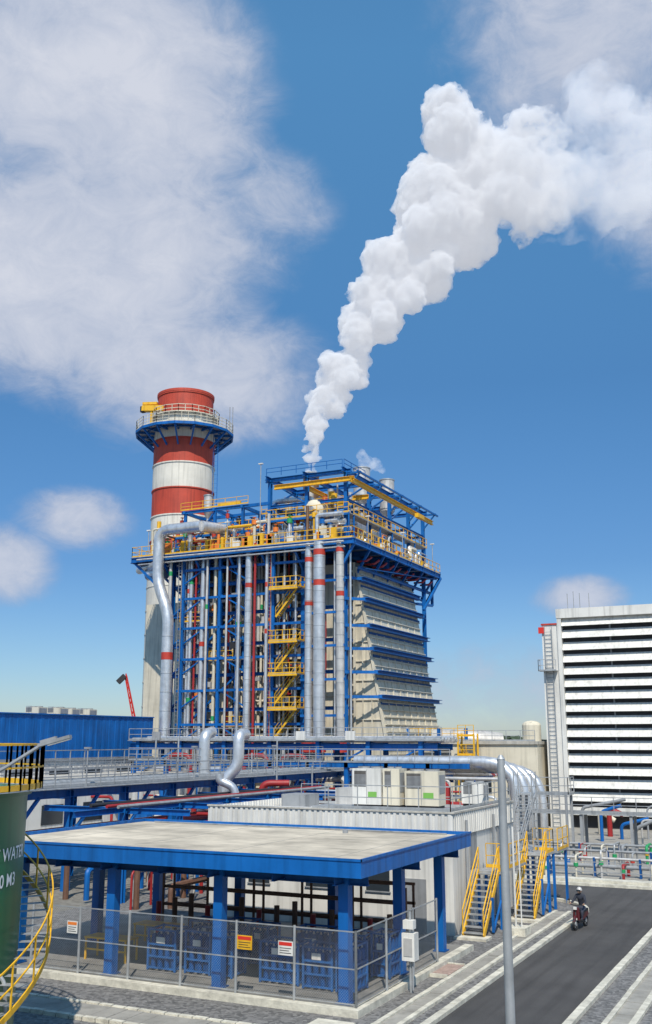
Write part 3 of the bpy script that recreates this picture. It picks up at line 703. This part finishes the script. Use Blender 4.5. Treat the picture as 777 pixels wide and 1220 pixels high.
specs=[(-64.9,.2,'silverm',(26,20),'greenp'),(-63.0,.14,'silver',(24,),'red'),(-62.6,.25,'silver',(25,12),'greenp'),(-61.9,.12,'dred',(),'red'),(-60.9,.3,'silver',(18,),'red'),(-60.0,.14,'silverm',(22,),'greenp'),(-59.4,.18,'cream',(10,),'greenp'),
 (-57.5,.12,'silverm',(),'red'),(-56.5,.3,'silver',(20,),'greenp'),(-55.9,.16,'silver',(),'red'),(-54.7,.38,'silver',(24,),'red'),(-54.0,.14,'dred',(),'red'),(-52.6,.2,'silver',(24,19),'red'),(-52.2,.1,'red',(),'red'),
 (-50.9,.13,'silverm',(),'red'),(-49.4,.12,'silver',(),'red'),(-45.0,.1,'blue',(15,),'red'),(-44.6,.1,'silver',(),'red'),(-42.9,.12,'silver',(),'red')]
for x,r,k,bs,bk in specs:
    y=rnd.uniform(93.0,94.4); riser(x,y,r,rnd.uniform(1,7),28.2,k,bs,bk)
for i in range(30):
    x=rnd.uniform(-65,-48); riser(x,rnd.uniform(95.2,96.4),rnd.choice([.06,.09,.14,.2]),rnd.uniform(1,14),28.2,rnd.choice(['silver','silverm','cream','silverm','dred','galv']),(rnd.uniform(15,27),) if i%2 else (),rnd.choice(['red','greenp','yellow']))
for i in range(40):
    x=rnd.uniform(-65,-47.5);z0=rnd.uniform(2,20);y=rnd.uniform(95.4,96.5); z1=z0+rnd.uniform(4,10); L=rnd.uniform(-4,4); x2=max(-65,min(-45,x+L))
    b.tube([(x,y,z0),(x,y,z1),(x2,y,z1),(x2,y,min(28,z1+rnd.uniform(2,8)))],rnd.choice([.07,.1,.14,.2]),rnd.choice(['silver','silverm','cream','blue','dred']),8,.4)
for i in range(26):
    x=rnd.uniform(-64.5,-48);z=rnd.uniform(6,26); b.box(x,94.2,z,x+rnd.uniform(.3,.7),94.6,z+rnd.uniform(.3,.8),rnd.choice(['white','grey','silverm','yellow','orange','dark']))
for x in(-63.8,-52.35):
    b.beam((x,93.2,4),(x,93.2,28),.05,.1,'galv'); b.beam((x+.4,93.2,4),(x+.4,93.2,28),.05,.1,'galv')
    for i in range(60): b.beam((x,93.2,4.2+i*.4),(x+.4,93.2,4.2+i*.4),.03,.03,'galv')
b.done('riser_pipes',hr)

# ------------------------------------------------------------------ pipe racks
pk=E('pipe_rack')
b=B()
for x in [-62,-57,-52,-47,-42,-37,-32]:
    for y in(84.5,88.5): b.hbeam((x,y,0),(x,y,8.0),.4,.4,'blue')
    for z in(4.8,7.6): b.hbeam((x,84.5,z),(x,88.5,z),.3,.35,'blue')
for y in(84.5,88.5):
    for z in(4.6,7.4): b.hbeam((-63,y,z),(-30.5,y,z),.3,.55,'blue')
for x in(-62,-52,-42,-37): b.beam((x,84.5,4.8),(x+5,84.5,7.4),.16,.16,'blue')
for i in range(9):
    r=rnd.choice([.12,.2,.28,.35]); y=84.9+i*.42; b.tube([(-63,y,7.6+r+.15),(-30,y,7.6+r+.15)],r*.8,rnd.choice(['silver','silverm','silver','galv']),10)
for i in range(8):
    r=rnd.choice([.12,.2,.3]); y=84.9+i*.45; b.tube([(-63,y,4.8+r+.15),(-26,y,4.8+r+.15)],r,rnd.choice(['silver','silverm','dred','white']),10)
b.rail([(-63,84.2,8.0),(-30,84.2,8.0)],'galv',1.1,1.5,.035); b.box(-63,84,7.92,-30,84.8,7.99,'galv')
for x in(-60,-50,-44,-39): b.box(x,83.9,8,x+.9,84.1,8.8,rnd.choice(['grey','white']))
for x in(-58,-49.5,-45.5): b.tube([(x,84,3),(x,84,6.6),(x+2.5,84,6.6),(x+2.5,84,3)],.22,'dred',10,.8)
b.done('cross_rack',pk,True)
b=B()
for y in [36,41,46,51,56,61,66,71,76,81]:
    for x in(-38.3,-42.2): b.hbeam((x,y,0),(x,y,5.3),.36,.36,'blue')
    for z in(2.6,5.0): b.hbeam((-42.2,y,z),(-38.3,y,z),.25,.3,'blue')
    b.beam((-38.3,y,2.6),(-38.3,y+2.5,5.0),.16,.16,'blue')
for x in(-38.3,-42.2): b.hbeam((x,34,5.2),(x,84,5.2),.3,.5,'blue'); b.hbeam((x,34,2.6),(x,84,2.6),.24,.3,'blue')
for i in range(8):
    r=rnd.choice([.08,.12,.18]); x=-38.7-i*.42; b.tube([(x,34,5.45+r),(x,84,5.45+r)],r,rnd.choice(['silverm','grey','galv','grey']),10)
for i in range(6):
    r=rnd.choice([.1,.16,.22]); x=-38.7-i*.5; b.tube([(x,34,2.8+r),(x,84,2.8+r)],r,rnd.choice(['dred','dark','silverm','dred']),10)
b.rail([(-38.0,34,5.5),(-38.0,82,5.5)],'grey',1.15,1.3,.03); b.rail([(-42.5,34,5.5),(-42.5,82,5.5)],'grey',1.15,1.3,.03); b.rail([(-40.3,34,6.3),(-40.3,82,6.3)],'grey',1.15,1.3,.03)
b.box(-38.2,34,5.43,-37.6,82,5.48,'galv')
for y in(47,58,69): b.cyl((-38.0,y,5.4),(-38.0,y,7.6),.04,'grey',6); b.box(-38.2,y-.1,7.55,-37.8,y+.1,7.65,'grey')
b.done('side_rack',pk,True)
b=B()
def pp(px_,Y,z): return cw((px_-388.5)/1200*Y*.97,Y,z)
b.tube([pp(268,66,2.2),pp(268,66,5.6),pp(284,66,6.4),pp(284,66,8.4),pp(292,67,8.4)],.36,'silver',16,.7)
b.tube([pp(281,64,1.0),pp(281,64,5.2),pp(262,64,5.6),pp(262,64,6.0)],.26,'silver',14,.6)
b.tube([pp(243,74,3),pp(243,74,8.4),pp(252,75,8.6)],.4,'silver',16,.8)
b.tube([pp(312,70,3.5),pp(312,70,5.2),pp(345,70,5.2)],.22,'dred',12,.6); b.tube([pp(318,72,2.5),pp(318,72,4.6),pp(365,72,4.6)],.18,'dred',12,.6)
for p_ in (185,212,300,330,372,420): b.cyl(pp(p_,72+p_%7,1),pp(p_,72+p_%7,rnd.uniform(6,9)),.06,'galv',8)
b.done('expansion_loop_pipes',pk,True)
b=B()
for i in range(90):
    x=rnd.uniform(-60,-26);y=rnd.uniform(70,82);z=rnd.uniform(1,5.2);r=rnd.choice([.08,.12,.2,.28]);L=rnd.uniform(1,6)
    b.tube([(x,y,0),(x,y,z),(x+L,y,z),(x+L,y,0)],r,rnd.choice(['silver','silverm','silverm','dred','cream','blue','dred','grey']),8,.4)
for i in range(9):
    x=-58+i*3.6;y=78; b.box(x,y,0,x+.35,y+.35,6.2,'blue'); b.box(x,y,5.8,x+3.6,y+.3,6.2,'blue')
b.rail([(-58,77.6,6.2),(-27,77.6,6.2)],'galv',1.1,1.5,.035)
for i in range(18):
    x=rnd.uniform(-58,-28);y=rnd.uniform(64,76); b.box(x,y,0,x+rnd.uniform(.6,2.4),y+1,rnd.uniform(1.2,3.6),rnd.choice(['white','grey','cream','silverm','blue']))
b.done('yard_piping',sm=True)
b=B()
for i in range(46):
    x=rnd.uniform(-37,-28.5);y=rnd.uniform(42,66);z=rnd.uniform(.8,3.4);L=rnd.uniform(1,5);k=rnd.choice(['dred','dred','silverm','blue','galv','brown'])
    b.tube([(x,y,0),(x,y,z),(x,y+L,z),(x,y+L,0)],rnd.choice([.06,.1,.15]),k,8,.3)
b.tube([(-37,55,4.0),(-28.3,55,4.0),(-28.3,44,4.0)],.14,'dred',10,.4); b.tube([(-37,57,3.4),(-29,57,3.4),(-29,44,3.4)],.12,'dred',10,.4)
for y in(44,49,54,59,64):
    b.hbeam((-33,y,0),(-33,y,4.6),.3,.3,'blue'); b.hbeam((-38.3,y,4.5),(-29,y,4.5),.22,.3,'blue')
b.hbeam((-33,40,4.55),(-33,66,4.55),.2,.3,'blue'); b.tube([(-33.6,42,4.84),(-33.6,66,4.84)],.1,'dark',8); b.tube([(-32.6,42,4.82),(-32.6,66,4.82)],.09,'dred',8); b.tube([(-31.9,42,4.82),(-31.9,66,4.82)],.09,'grey',8)
b.done('ground_piping',sm=True)
b=B()
for i in range(4):
    r=.48-.03*i; y=79.5+i*1.25; xe=-22.3+i*.35; z=6.3-i*.2
    b.tube([(-36,y,z),(xe,y,z),(xe,y,.2)],r,'silver',20,2.6)
    for x in [-34,-31,-28.5,-26]: b.cyl((x,y,z),(x+.08,y,z),r+.03,'galv',20)
    for z_ in(1.2,2.6): b.cyl((xe,y,z_),(xe,y,z_+.08),r+.03,'galv',20)
for x in(-34,-29,-25.5): 
    b.hbeam((x,79,5.0),(x,84,5.0),.25,.3,'blue'); b.hbeam((x,79.2,0),(x,79.2,4.85),.25,.25,'blue')
b.done('large_bend_pipes')

# ------------------------------------------------------------------ side buildings
bl=E('blue_hall_building'); b=B()
b.box(-100,58,0,-65.06,91,10.1,'blued'); corr(b,(-65,58,0),(-65,91,0),6.3,10.3,'blue',1.0,.025)
corr(b,(-65.0,58,0),(-65.0,91,0),0,6.2,'white',.8,.03); b.box(-65.1,58,6.15,-64.8,91,6.35,'grey'); b.box(-65.2,58,10.3,-64.85,91,10.4,'blue')
corr(b,(-100,57.95,0),(-65,57.95,0),6.3,10.3,'blue',1.0,.025)
for y in range(60,90,5): b.box(-64.98,y,4.2,-64.9,y+2.6,5.4,'glass')
b.done('walls',bl,False)
for i in range(4): acunit(-67-rnd.random(),74+i*2.6,10.1,1.6,.9,1.2,'cream',False).done('air_conditioner_condenser',sm=False)
b=B()
b.box(-62,62,0,-56,90,4.8,'white'); b.box(-62.1,61.9,4.8,-55.9,90.1,5.0,'concl')
for i in range(5): b.box(-56,64+i*5,1.5,-55.95,66.5+i*5,3,'glass')
b.done('white_annex_building',sm=False)
b=B()
b.box(-33.6,97,0,-25.0,110,7.6,'cream'); b.box(-33.8,96.8,7.6,-24.9,110.2,7.9,'concl'); b.rail([(-33.6,97,7.9),(-25.2,97,7.9)],'galv',1.0,1.4,.03)
for x in(-31,-28): b.box(x,96.94,3,x+1.4,96.99,4.6,'glass')
b.box(-29.6,96.9,0,-28.4,96.98,2.2,'grey')
b.cyl((-25.9,98.6,7.9),(-25.9,98.6,9.4),.9,'cream',24); b.dome((-25.9,98.6,9.4),.9,.45,'cream',24)
b.done('cream_annex_building')
b=B()
b.box(-42,104,0,-33.8,118,6.4,'cream'); b.box(-42.1,103.8,6.4,-33.7,118,6.7,'conc'); b.tube([(-40,110,8),(-36,110,8),(-33,112,7.6)],1.2,'silverm',20,1.5); b.hbeam((-40.6,103,7.9),(-34,103,7.9),.3,.3,'blue')
for x in(-40.5,-37,-34): b.hbeam((x,103,0),(x,103,9.2),.3,.3,'blue')
b.rail([(-40.6,103,8.1),(-34,103,8.1)],'yellow',1.1,1.2,.035)
b.done('gas_turbine_enclosure')
b=B()
for x in(-32.2,-30.6):
    for y in(95,96.2): b.beam((x,y,0),(x,y,8.6),.14,.14,'yellow')
for z in(2.2,4.4,6.6,8.4): b.beam((-32.2,95,z),(-30.6,95,z),.12,.14,'yellow'); b.box(-32.2,95,z-.06,-30.6,96.2,z,'galv'); b.rail([(-32.2,95,z),(-30.6,95,z)],'yellow',1.0,.8,.035)
for i,z in enumerate((0,2.2,4.4)): b.stair((-32.0 if i%2 else -30.8,95.6,z),(-30.8 if i%2 else -32.0,95.6,z+2.2),.8,'yellow','yellow')
b.done('yellow_stair_tower',sm=False)
lh=E('louvred_hall_building'); b=B()
X0,X1=-24.4,22
b.box(X0+1.7,98.9,0,X1,135,20.1,'dark'); b.box(X0,98.4,0,X0+1.68,130,19.0,'white')
b.box(X0+1.5,98.15,19.6,X1,98.9,20.5,'white'); b.box(X0+1.5,98.9,20.1,X1,135.2,20.5,'white'); b.box(X0+1.55,98.2,0,X0+1.95,98.9,19.6,'white')
b.box(X0-.05,98.3,19.0,X0+1.5,130,19.15,'red'); b.box(X0+1.95,98.1,1.2,X1,98.9,1.9,'white')
b.done('walls',lh,False)
b=B(); z=2.45
while z<19.3:
    vs=[(X0+1.97,98.2,z),(X1,98.2,z),(X1,98.75,z+.8),(X0+1.97,98.75,z+.8),(X0+1.97,98.26,z-.02),(X1,98.26,z-.02),(X1,98.81,z+.78),(X0+1.97,98.81,z+.78)]
    b.add(vs,[(0,1,2,3),(7,6,5,4),(0,4,5,1),(1,5,6,2),(2,6,7,3),(3,7,4,0)],'white'); z+=1.17
for x in range(-18,22,5): b.box(x,98.82,1.9,x+.15,98.89,19.6,'grey')
b.done('louvres',lh,False)
b=B()
for x in(X0+.3,X0+1.0): b.beam((x,98.2,0),(x,98.2,18.8),.06,.06,'grey')
for i in range(46): b.beam((X0+.3,98.2,.4*i+.3),(X0+1.0,98.2,.4*i+.3),.04,.04,'grey')
for z in(14.5,): b.box(X0-.3,97.6,z,X0+1.4,98.38,z+.08,'galv'); b.rail([(X0-.3,98.3,z),(X0-.3,97.6,z),(X0+1.4,97.6,z)],'galv',1.1,1,.03)
for x in(-22,-21.4,-20.8,-19.9): b.cyl((x,99.6,20.5),(x,99.6,22+rnd.random()*.6),.035,'grey',6)
b.box(-24.7,98.2,18.2,-24.1,98.38,18.8,'signred')
b.done('ladder_and_masts',lh,False)
b=B()
for row in range(3):
    y=64+row*4.2
    for i in range(18):
        x=-19+i*1.45+rnd.uniform(-.3,.3); h=rnd.uniform(.6,1.6); k=rnd.choice(['silverm','cream','galv','silverm','dred','greenp','blue','grey'])
        b.tube([(x,y,0),(x,y,h),(x,y+1.8,h),(x,y+1.8,0)],rnd.choice([.04,.06,.1]),k,8,.25)
        if rnd.random()<.4: b.cyl((x,y,h*.5),(x,y,h*.5+.2),.14,rnd.choice(['red','blue','greenp','yellow']),10)
    for z in(.6,1.05): b.tube([(-20,y+.9,z),(6,y+.9,z)],rnd.choice([.08,.12]),rnd.choice(['silverm','grey']),10)
    for i in range(10): b.box(-19+i*2.7,y+.75,0,-18.88+i*2.7,y+1.05,1.1,'blued')
b.rail([(-21,62.2,.02),(6,62.2,.02)],'grey',1.1,1.6,.025,False); b.rail([(-21,78,2.8),(6,78,2.8)],'grey',1.1,1.6,.03)
b.box(-21,78,2.65,6,80,2.8,'galv'); 
for i in range(8): b.box(-20.8+i*3.6,78.1,0,-20.6+i*3.6,78.3,2.64,'grey'); b.box(-20.8+i*3.6,79.7,0,-20.6+i*3.6,79.9,2.64,'grey')
for i in range(30):
    x=rnd.uniform(-20,4); y=rnd.uniform(80.5,94); b.tube([(x,y,0),(x,y,rnd.uniform(1,3.2)),(x+rnd.uniform(1,4),y,rnd.uniform(1,3.2))],rnd.choice([.08,.14,.22]),rnd.choice(['silverm','grey','grey','dred','blue','cream']),10,.4)
b.box(-20.4,60.75,0,10,61.6,.32,'kerb')
b.done('pipe_skid')
b=B(); b.stair((-19.3,66,.0),(-19.3,71.8,4.4),1.1,'grey','galv'); b.box(-20.1,71.8,4.3,-16.5,73.6,4.4,'galv'); b.rail([(-18.7,71.8,4.4),(-16.5,71.8,4.4),(-16.5,73.6,4.4)],'galv',1.1,1,.03)
for x in(-19.9,-16.7):
    for y in(71.9,73.5): b.box(x-.08,y-.08,0,x+.08,y+.08,4.3,'grey')
b.done('grey_staircase',sm=False)
b=B(); 
t0=cw(-29.6,150,17.2);t1=cw(-27.3,150,7)
for o_ in(Vector((0,0,0)),Vector((.6,0,0)),Vector((.3,0,.6))):
    b.beam(t0+o_*.5,t1+o_,.14,.14,'signred')
for i in range(14):
    a=t0.lerp(t1,i/14);c=t0.lerp(t1,(i+1)/14); b.beam(a+Vector((.3,0,0)),c+Vector((0,0,.3)),.1,.1,'white' if i%3==0 else 'signred')
b.beam(t0,cw(-30.6,150,16.2),.7,.7,'dark'); b.box(t1.x-2,t1.y-1.5,.6,t1.x+2,t1.y+1.5,3,'yellow'); b.beam((t1.x,t1.y,3),t1,.6,.8,'signred')
for sx in(-1.3,1.3): b.cyl((t1.x+sx,t1.y-1.6,.6),(t1.x+sx,t1.y+1.6,.6),.6,'black',14)
b.done('mobile_crane',sm=False)
b=B()
for i in range(1500):
    az=rnd.uniform(-30,30);Y=rnd.uniform(420,560);p=cw(Y*math.tan(R(az)),Y); h=5+4*mnoise.noise(Vector((az*.9,0,0)))+rnd.uniform(-2,2.5); r=rnd.uniform(1.2,3)
    c=p+Vector((0,0,max(2,h))); vs=[];
    for j in range(8): vs.append(c+Vector((rnd.uniform(-1,1)*r*1.4,rnd.uniform(-1,1)*r,rnd.uniform(-1,1)*r)))
    b.add(vs,[(0,1,2),(2,3,4),(4,5,6),(6,7,0),(1,4,7),(0,3,5)],'tree')
    if i%6==0: b.beam(p,c,.4,.4,'brown')
    b.add([c+Vector((-r*1.6,0,-6)),c+Vector((r*1.6,0,-6)),c+Vector((r*1.2,0,.0)),c+Vector((-r*1.2,0,.2))],[(0,1,2,3)],'tree')
b.done('distant_trees',sm=False)

# ------------------------------------------------------------------ steam plume (real volume)
def steam_volume(name,dens,glow,thr,scale,fade=None):
    m=bpy.data.materials.new(name); m.use_nodes=True; t=m.node_tree; N=t.nodes; L=t.links
    N.remove(N['Principled BSDF']); out=N['Material Output']
    pv=N.new('ShaderNodeVolumePrincipled'); pv.inputs['Color'].default_value=(.97,.97,.98,1); pv.inputs['Anisotropy'].default_value=0.0
    tc=N.new('ShaderNodeTexCoord'); n=N.new('ShaderNodeTexNoise'); n.inputs['Scale'].default_value=scale; n.inputs['Detail'].default_value=5; n.inputs['Roughness'].default_value=.66
    L.new(tc.outputs['Object'],n.inputs['Vector'])
    src=n.outputs[0]; fv=None
    if fade:   # breaks up and thins down-wind
        dt=N.new('ShaderNodeVectorMath'); dt.operation='DOT_PRODUCT'; dt.inputs[1].default_value=(CH,SH,0); L.new(tc.outputs['Object'],dt.inputs[0])
        f=N.new('ShaderNodeMapRange'); f.inputs[1].default_value=fade[0]; f.inputs[2].default_value=fade[1]; f.inputs[3].default_value=1; f.inputs[4].default_value=fade[2]; L.new(dt.outputs['Value'],f.inputs[0]); fv=f.outputs[0]
        g=N.new('ShaderNodeMapRange'); g.inputs[1].default_value=fade[0]-6; g.inputs[2].default_value=fade[1]; g.inputs[3].default_value=0; g.inputs[4].default_value=-fade[3]; L.new(dt.outputs['Value'],g.inputs[0])
        ad=N.new('ShaderNodeMath'); ad.operation='ADD'; L.new(src,ad.inputs[0]); L.new(g.outputs[0],ad.inputs[1]); src=ad.outputs[0]
    mr=N.new('ShaderNodeMapRange'); mr.inputs[1].default_value=thr[0]; mr.inputs[2].default_value=thr[1]; mr.inputs[3].default_value=0; mr.inputs[4].default_value=dens
    L.new(src,mr.inputs[0]); d=mr.outputs[0]
    if fv is not None:
        mu=N.new('ShaderNodeMath'); mu.operation='MULTIPLY'; L.new(d,mu.inputs[0]); L.new(fv,mu.inputs[1]); d=mu.outputs[0]
    L.new(d,pv.inputs['Density'])
    e=N.new('ShaderNodeMath'); e.operation='MULTIPLY'; e.inputs[1].default_value=glow; L.new(d,e.inputs[0]); L.new(e.outputs[0],pv.inputs['Emission Strength'])  # steam glows by itself: emission added in place of multiply scattered light
    pv.inputs['Emission Color'].default_value=(.84,.88,.97,1)
    L.new(pv.outputs[0],out.inputs['Volume'])
    return m
def blobs(name,spec,vox,mat,disp):
    bm=bmesh.new()
    for (X,Y,z,r) in spec:
        bmesh.ops.create_icosphere(bm,subdivisions=2,radius=r,matrix=Matrix.Translation(cw(X,Y,z)))
    me=bpy.data.meshes.new(name); bm.to_mesh(me); bm.free(); me.materials.append(mat)
    o=bpy.data.objects.new(name,me); scene.collection.objects.link(o)
    m=o.modifiers.new('r','REMESH'); m.mode='VOXEL'; m.voxel_size=vox; m.use_smooth_shade=True
    for i,(sz,st) in enumerate(disp):
        tx=bpy.data.textures.new(name+str(i),'CLOUDS'); tx.noise_scale=sz; tx.noise_depth=3; tx.noise_basis='VORONOI_F1' if i!=1 else 'BLENDER_ORIGINAL'
        d=o.modifiers.new('d%d'%i,'DISPLACE'); d.texture=tx; d.strength=st; d.mid_level=.5; d.texture_coords='GLOBAL'
    return o
path=[(-1.9,38.6,.8),(-1.9,41.0,1.2),(-1.3,44.9,1.9),(0.2,48.7,2.7),(2.0,52.4,3.3),(4.1,56.8,3.6),(6.3,61.4,4.3),(9.2,65.4,5.3),(12.6,69.2,6.4),(15.8,73.0,7.4),(18.5,76.5,7.8)]
spec=[]; rr=random.Random(11)
for (a,c) in zip(path,path[1:]):
    for i in range(13):
        tt=rr.random(); X=a[0]+(c[0]-a[0])*tt; z=a[1]+(c[1]-a[1])*tt; r=a[2]+(c[2]-a[2])*tt
        th=rr.uniform(0,2*math.pi); ph=rr.uniform(-1,1); k=r*.7; q=rr.uniform(.2,.5)*r
        spec.append((X+k*math.cos(th)*rr.uniform(.6,1.15),117+k*ph,z+k*math.sin(th)*.85,q))
    spec.append((a[0],117,a[1],a[2]*.68))
for i in range(100):
    u=rr.random(); X=13+19*u; zc=78.2-.6*u; hh=8.5*(1-.3*u); v=rr.uniform(-1,1)
    spec.append((X,117+rr.uniform(-5,5),zc+hh*v,rr.uniform(1.3,3.6)))
blobs('steam_plume',spec,.36,steam_volume('dense_steam',1.7,.36,(.33,.55),.55,(17,33,.10,.13)),[(2.2,-1.6),(.9,.9),(.8,-.5)])
spec=[]
for i in range(60):
    u=rr.random(); X=22+38*u; zc=80+7*u; hh=6+6*u; spec.append((X,118+rr.uniform(-5,6),zc+rr.uniform(-1,1)*hh,rr.uniform(2.5,5.2)))
blobs('steam_trail',spec,.9,steam_volume('thin_steam',.22,.40,(.44,.68),.17),[(5,-2.5),(2,1.4)])
spec=[(5.0,120,41.2,1.1),(6.2,121,41.4,.9),(4.4,119,42.1,.7),(7.0,121,40.6,.6)]
blobs('steam_wisp',spec,.25,steam_volume('vent_steam',.5,.42,(.40,.62),1.0),[(1.2,-.7),(.5,.4)])

# ------------------------------------------------------------------ world
w=bpy.data.worlds.new("World"); scene.world=w; w.use_nodes=True; t=w.node_tree; N=t.nodes; L=t.links
for n_ in list(N): N.remove(n_)
out=N.new('ShaderNodeOutputWorld')
sd=Vector((.32,-.62,.86)).normalized(); el=math.asin(sd.z); azs=math.atan2(sd.x,sd.y)
sky=N.new('ShaderNodeTexSky'); sky.sky_type='NISHITA'; sky.sun_disc=False; sky.sun_elevation=el; sky.sun_rotation=azs; sky.air_density=1.0; sky.dust_density=.4; sky.ozone_density=3
bg1=N.new('ShaderNodeBackground'); bg1.inputs['Strength'].default_value=.1
tc=N.new('ShaderNodeTexCoord'); 
def math_(op,a,b_=None,c_=None):
    n_=N.new('ShaderNodeMath'); n_.operation=op
    for i,v in enumerate((a,b_,c_)):
        if v is None: continue
        if isinstance(v,(int,float)): n_.inputs[i].default_value=v
        else: L.new(v,n_.inputs[i])
    return n_.outputs[0]
sx=N.new('ShaderNodeSeparateXYZ'); L.new(tc.outputs['Generated'],sx.inputs[0]); x_,y_,z_=sx.outputs
Xc=math_('ADD',math_('MULTIPLY',x_,CH),math_('MULTIPLY',y_,SH)); Yc=math_('ADD',math_('MULTIPLY',x_,-SH),math_('MULTIPLY',y_,CH))
az=math_('MULTIPLY',math_('ARCTAN2',Xc,Yc),57.2958); ev=math_('MULTIPLY',math_('ARCSINE',z_),57.2958)
cr=N.new('ShaderNodeValToRGB'); L.new(math_('DIVIDE',ev,60.0),cr.inputs[0])
els=cr.color_ramp.elements; els[0].position=0; els[0].color=(.78,.88,1.05,1); els[1].position=1; els[1].color=(1.2,2.0,2.1,1)
for p_,c_ in((.06,(.66,.84,1.06,1)),(.16,(.50,.76,1.02,1)),(.33,(.55,.95,1.18,1)),(.62,(1.05,1.8,1.9,1))):
    e_=els.new(p_); e_.color=c_
vm=N.new('ShaderNodeVectorMath'); vm.operation='MULTIPLY'; L.new(sky.outputs[0],vm.inputs[0]); L.new(cr.outputs[0],vm.inputs[1]); L.new(vm.outputs[0],bg1.inputs[0])
def nz(scale,detail,rough=.6,dist=0.0,off=0):
    mp=N.new('ShaderNodeMapping'); mp.inputs['Location'].default_value=(off,off*.7,-off); mp.inputs['Scale'].default_value=(1,1,1.5); L.new(tc.outputs['Generated'],mp.inputs[0])
    n_=N.new('ShaderNodeTexNoise'); n_.inputs['Scale'].default_value=scale; n_.inputs['Detail'].default_value=detail; n_.inputs['Roughness'].default_value=rough; n_.inputs['Distortion'].default_value=dist; L.new(mp.outputs[0],n_.inputs['Vector']); return n_.outputs[0]
n1=nz(5,10,.58,.3,1.3); n2=nz(20,10,.68,.5,4.1)
clouds=[(-14.5,34,13,10,1.2),(-15.5,26,15,9.5,1.2),(-9,20.5,11,5.5,1.0),(-4,29.5,5.5,4.5,.6),(-14.5,11.9,4.4,2.3,1.0),(-18,9.4,3.8,2.9,1.1),(14.2,7.6,3.2,1.5,.9),(16,37,11,8.5,.95),(19.5,29.5,6,6,.9),(10,3,11,3.2,.5),(-6,5,9,3,.3),(55,25,22,12,.9),(-70,22,25,12,.9),(120,30,30,14,.9),(-140,25,30,12,.9)]
tot=None
for a,e,ra_,re_,st in clouds:
    dx=math_('DIVIDE',math_('SUBTRACT',az,a),ra_);dy=math_('DIVIDE',math_('SUBTRACT',ev,e),re_)
    d=math_('ADD',math_('MULTIPLY',dx,dx),math_('MULTIPLY',dy,dy)); m_=math_('MULTIPLY',math_('MAXIMUM',math_('SUBTRACT',1.0,d),0.0),st)
    tot=m_ if tot is None else math_('MAXIMUM',tot,m_)
gate=math_('MINIMUM',math_('MULTIPLY',tot,3.0),1.0)
val=math_('ADD',math_('ADD',tot,math_('MULTIPLY',math_('SUBTRACT',n1,.5),1.35)),math_('MULTIPLY',math_('SUBTRACT',n2,.5),.85))
mr=N.new('ShaderNodeMapRange'); mr.interpolation_type='SMOOTHSTEP'; mr.inputs[1].default_value=.05; mr.inputs[2].default_value=.95; L.new(val,mr.inputs[0])
fac=math_('MULTIPLY',math_('MULTIPLY',mr.outputs[0],gate),.92)
mx=N.new('ShaderNodeMix'); mx.data_type='RGBA'; mx.inputs[6].default_value=(.38,.46,.63,1); mx.inputs[7].default_value=(.72,.745,.83,1)
mr2=N.new('ShaderNodeMapRange'); mr2.inputs[1].default_value=.3; mr2.inputs[2].default_value=1.4; L.new(math_('ADD',val,math_('MULTIPLY',math_('SUBTRACT',n2,.5),.5)),mr2.inputs[0]); L.new(mr2.outputs[0],mx.inputs[0])
bg2=N.new('ShaderNodeBackground'); bg2.inputs['Strength'].default_value=.95; L.new(mx.outputs[2],bg2.inputs[0])
ms_=N.new('ShaderNodeMixShader'); L.new(fac,ms_.inputs[0]); L.new(bg1.outputs[0],ms_.inputs[1]); L.new(bg2.outputs[0],ms_.inputs[2]); L.new(ms_.outputs[0],out.inputs[0])
sun=bpy.data.lights.new('sun','SUN'); sun.energy=4.5; sun.angle=R(.5); sun.color=(1,.93,.82)
so=bpy.data.objects.new('sun',sun); scene.collection.objects.link(so); so.rotation_euler=(-sd).to_track_quat('-Z','Y').to_euler()
cam=bpy.data.cameras.new('camera'); co=bpy.data.objects.new('camera',cam); scene.collection.objects.link(co)
cam.sensor_fit='VERTICAL'; cam.sensor_height=24; cam.lens=24*1200/1220; cam.clip_start=.1; cam.clip_end=9000
co.location=(0,0,8.1); co.rotation_euler=(R(90+12.7),0,HEAD); scene.camera=co
scene.view_settings.view_transform='Standard'; scene.view_settings.look='None'; scene.view_settings.exposure=0
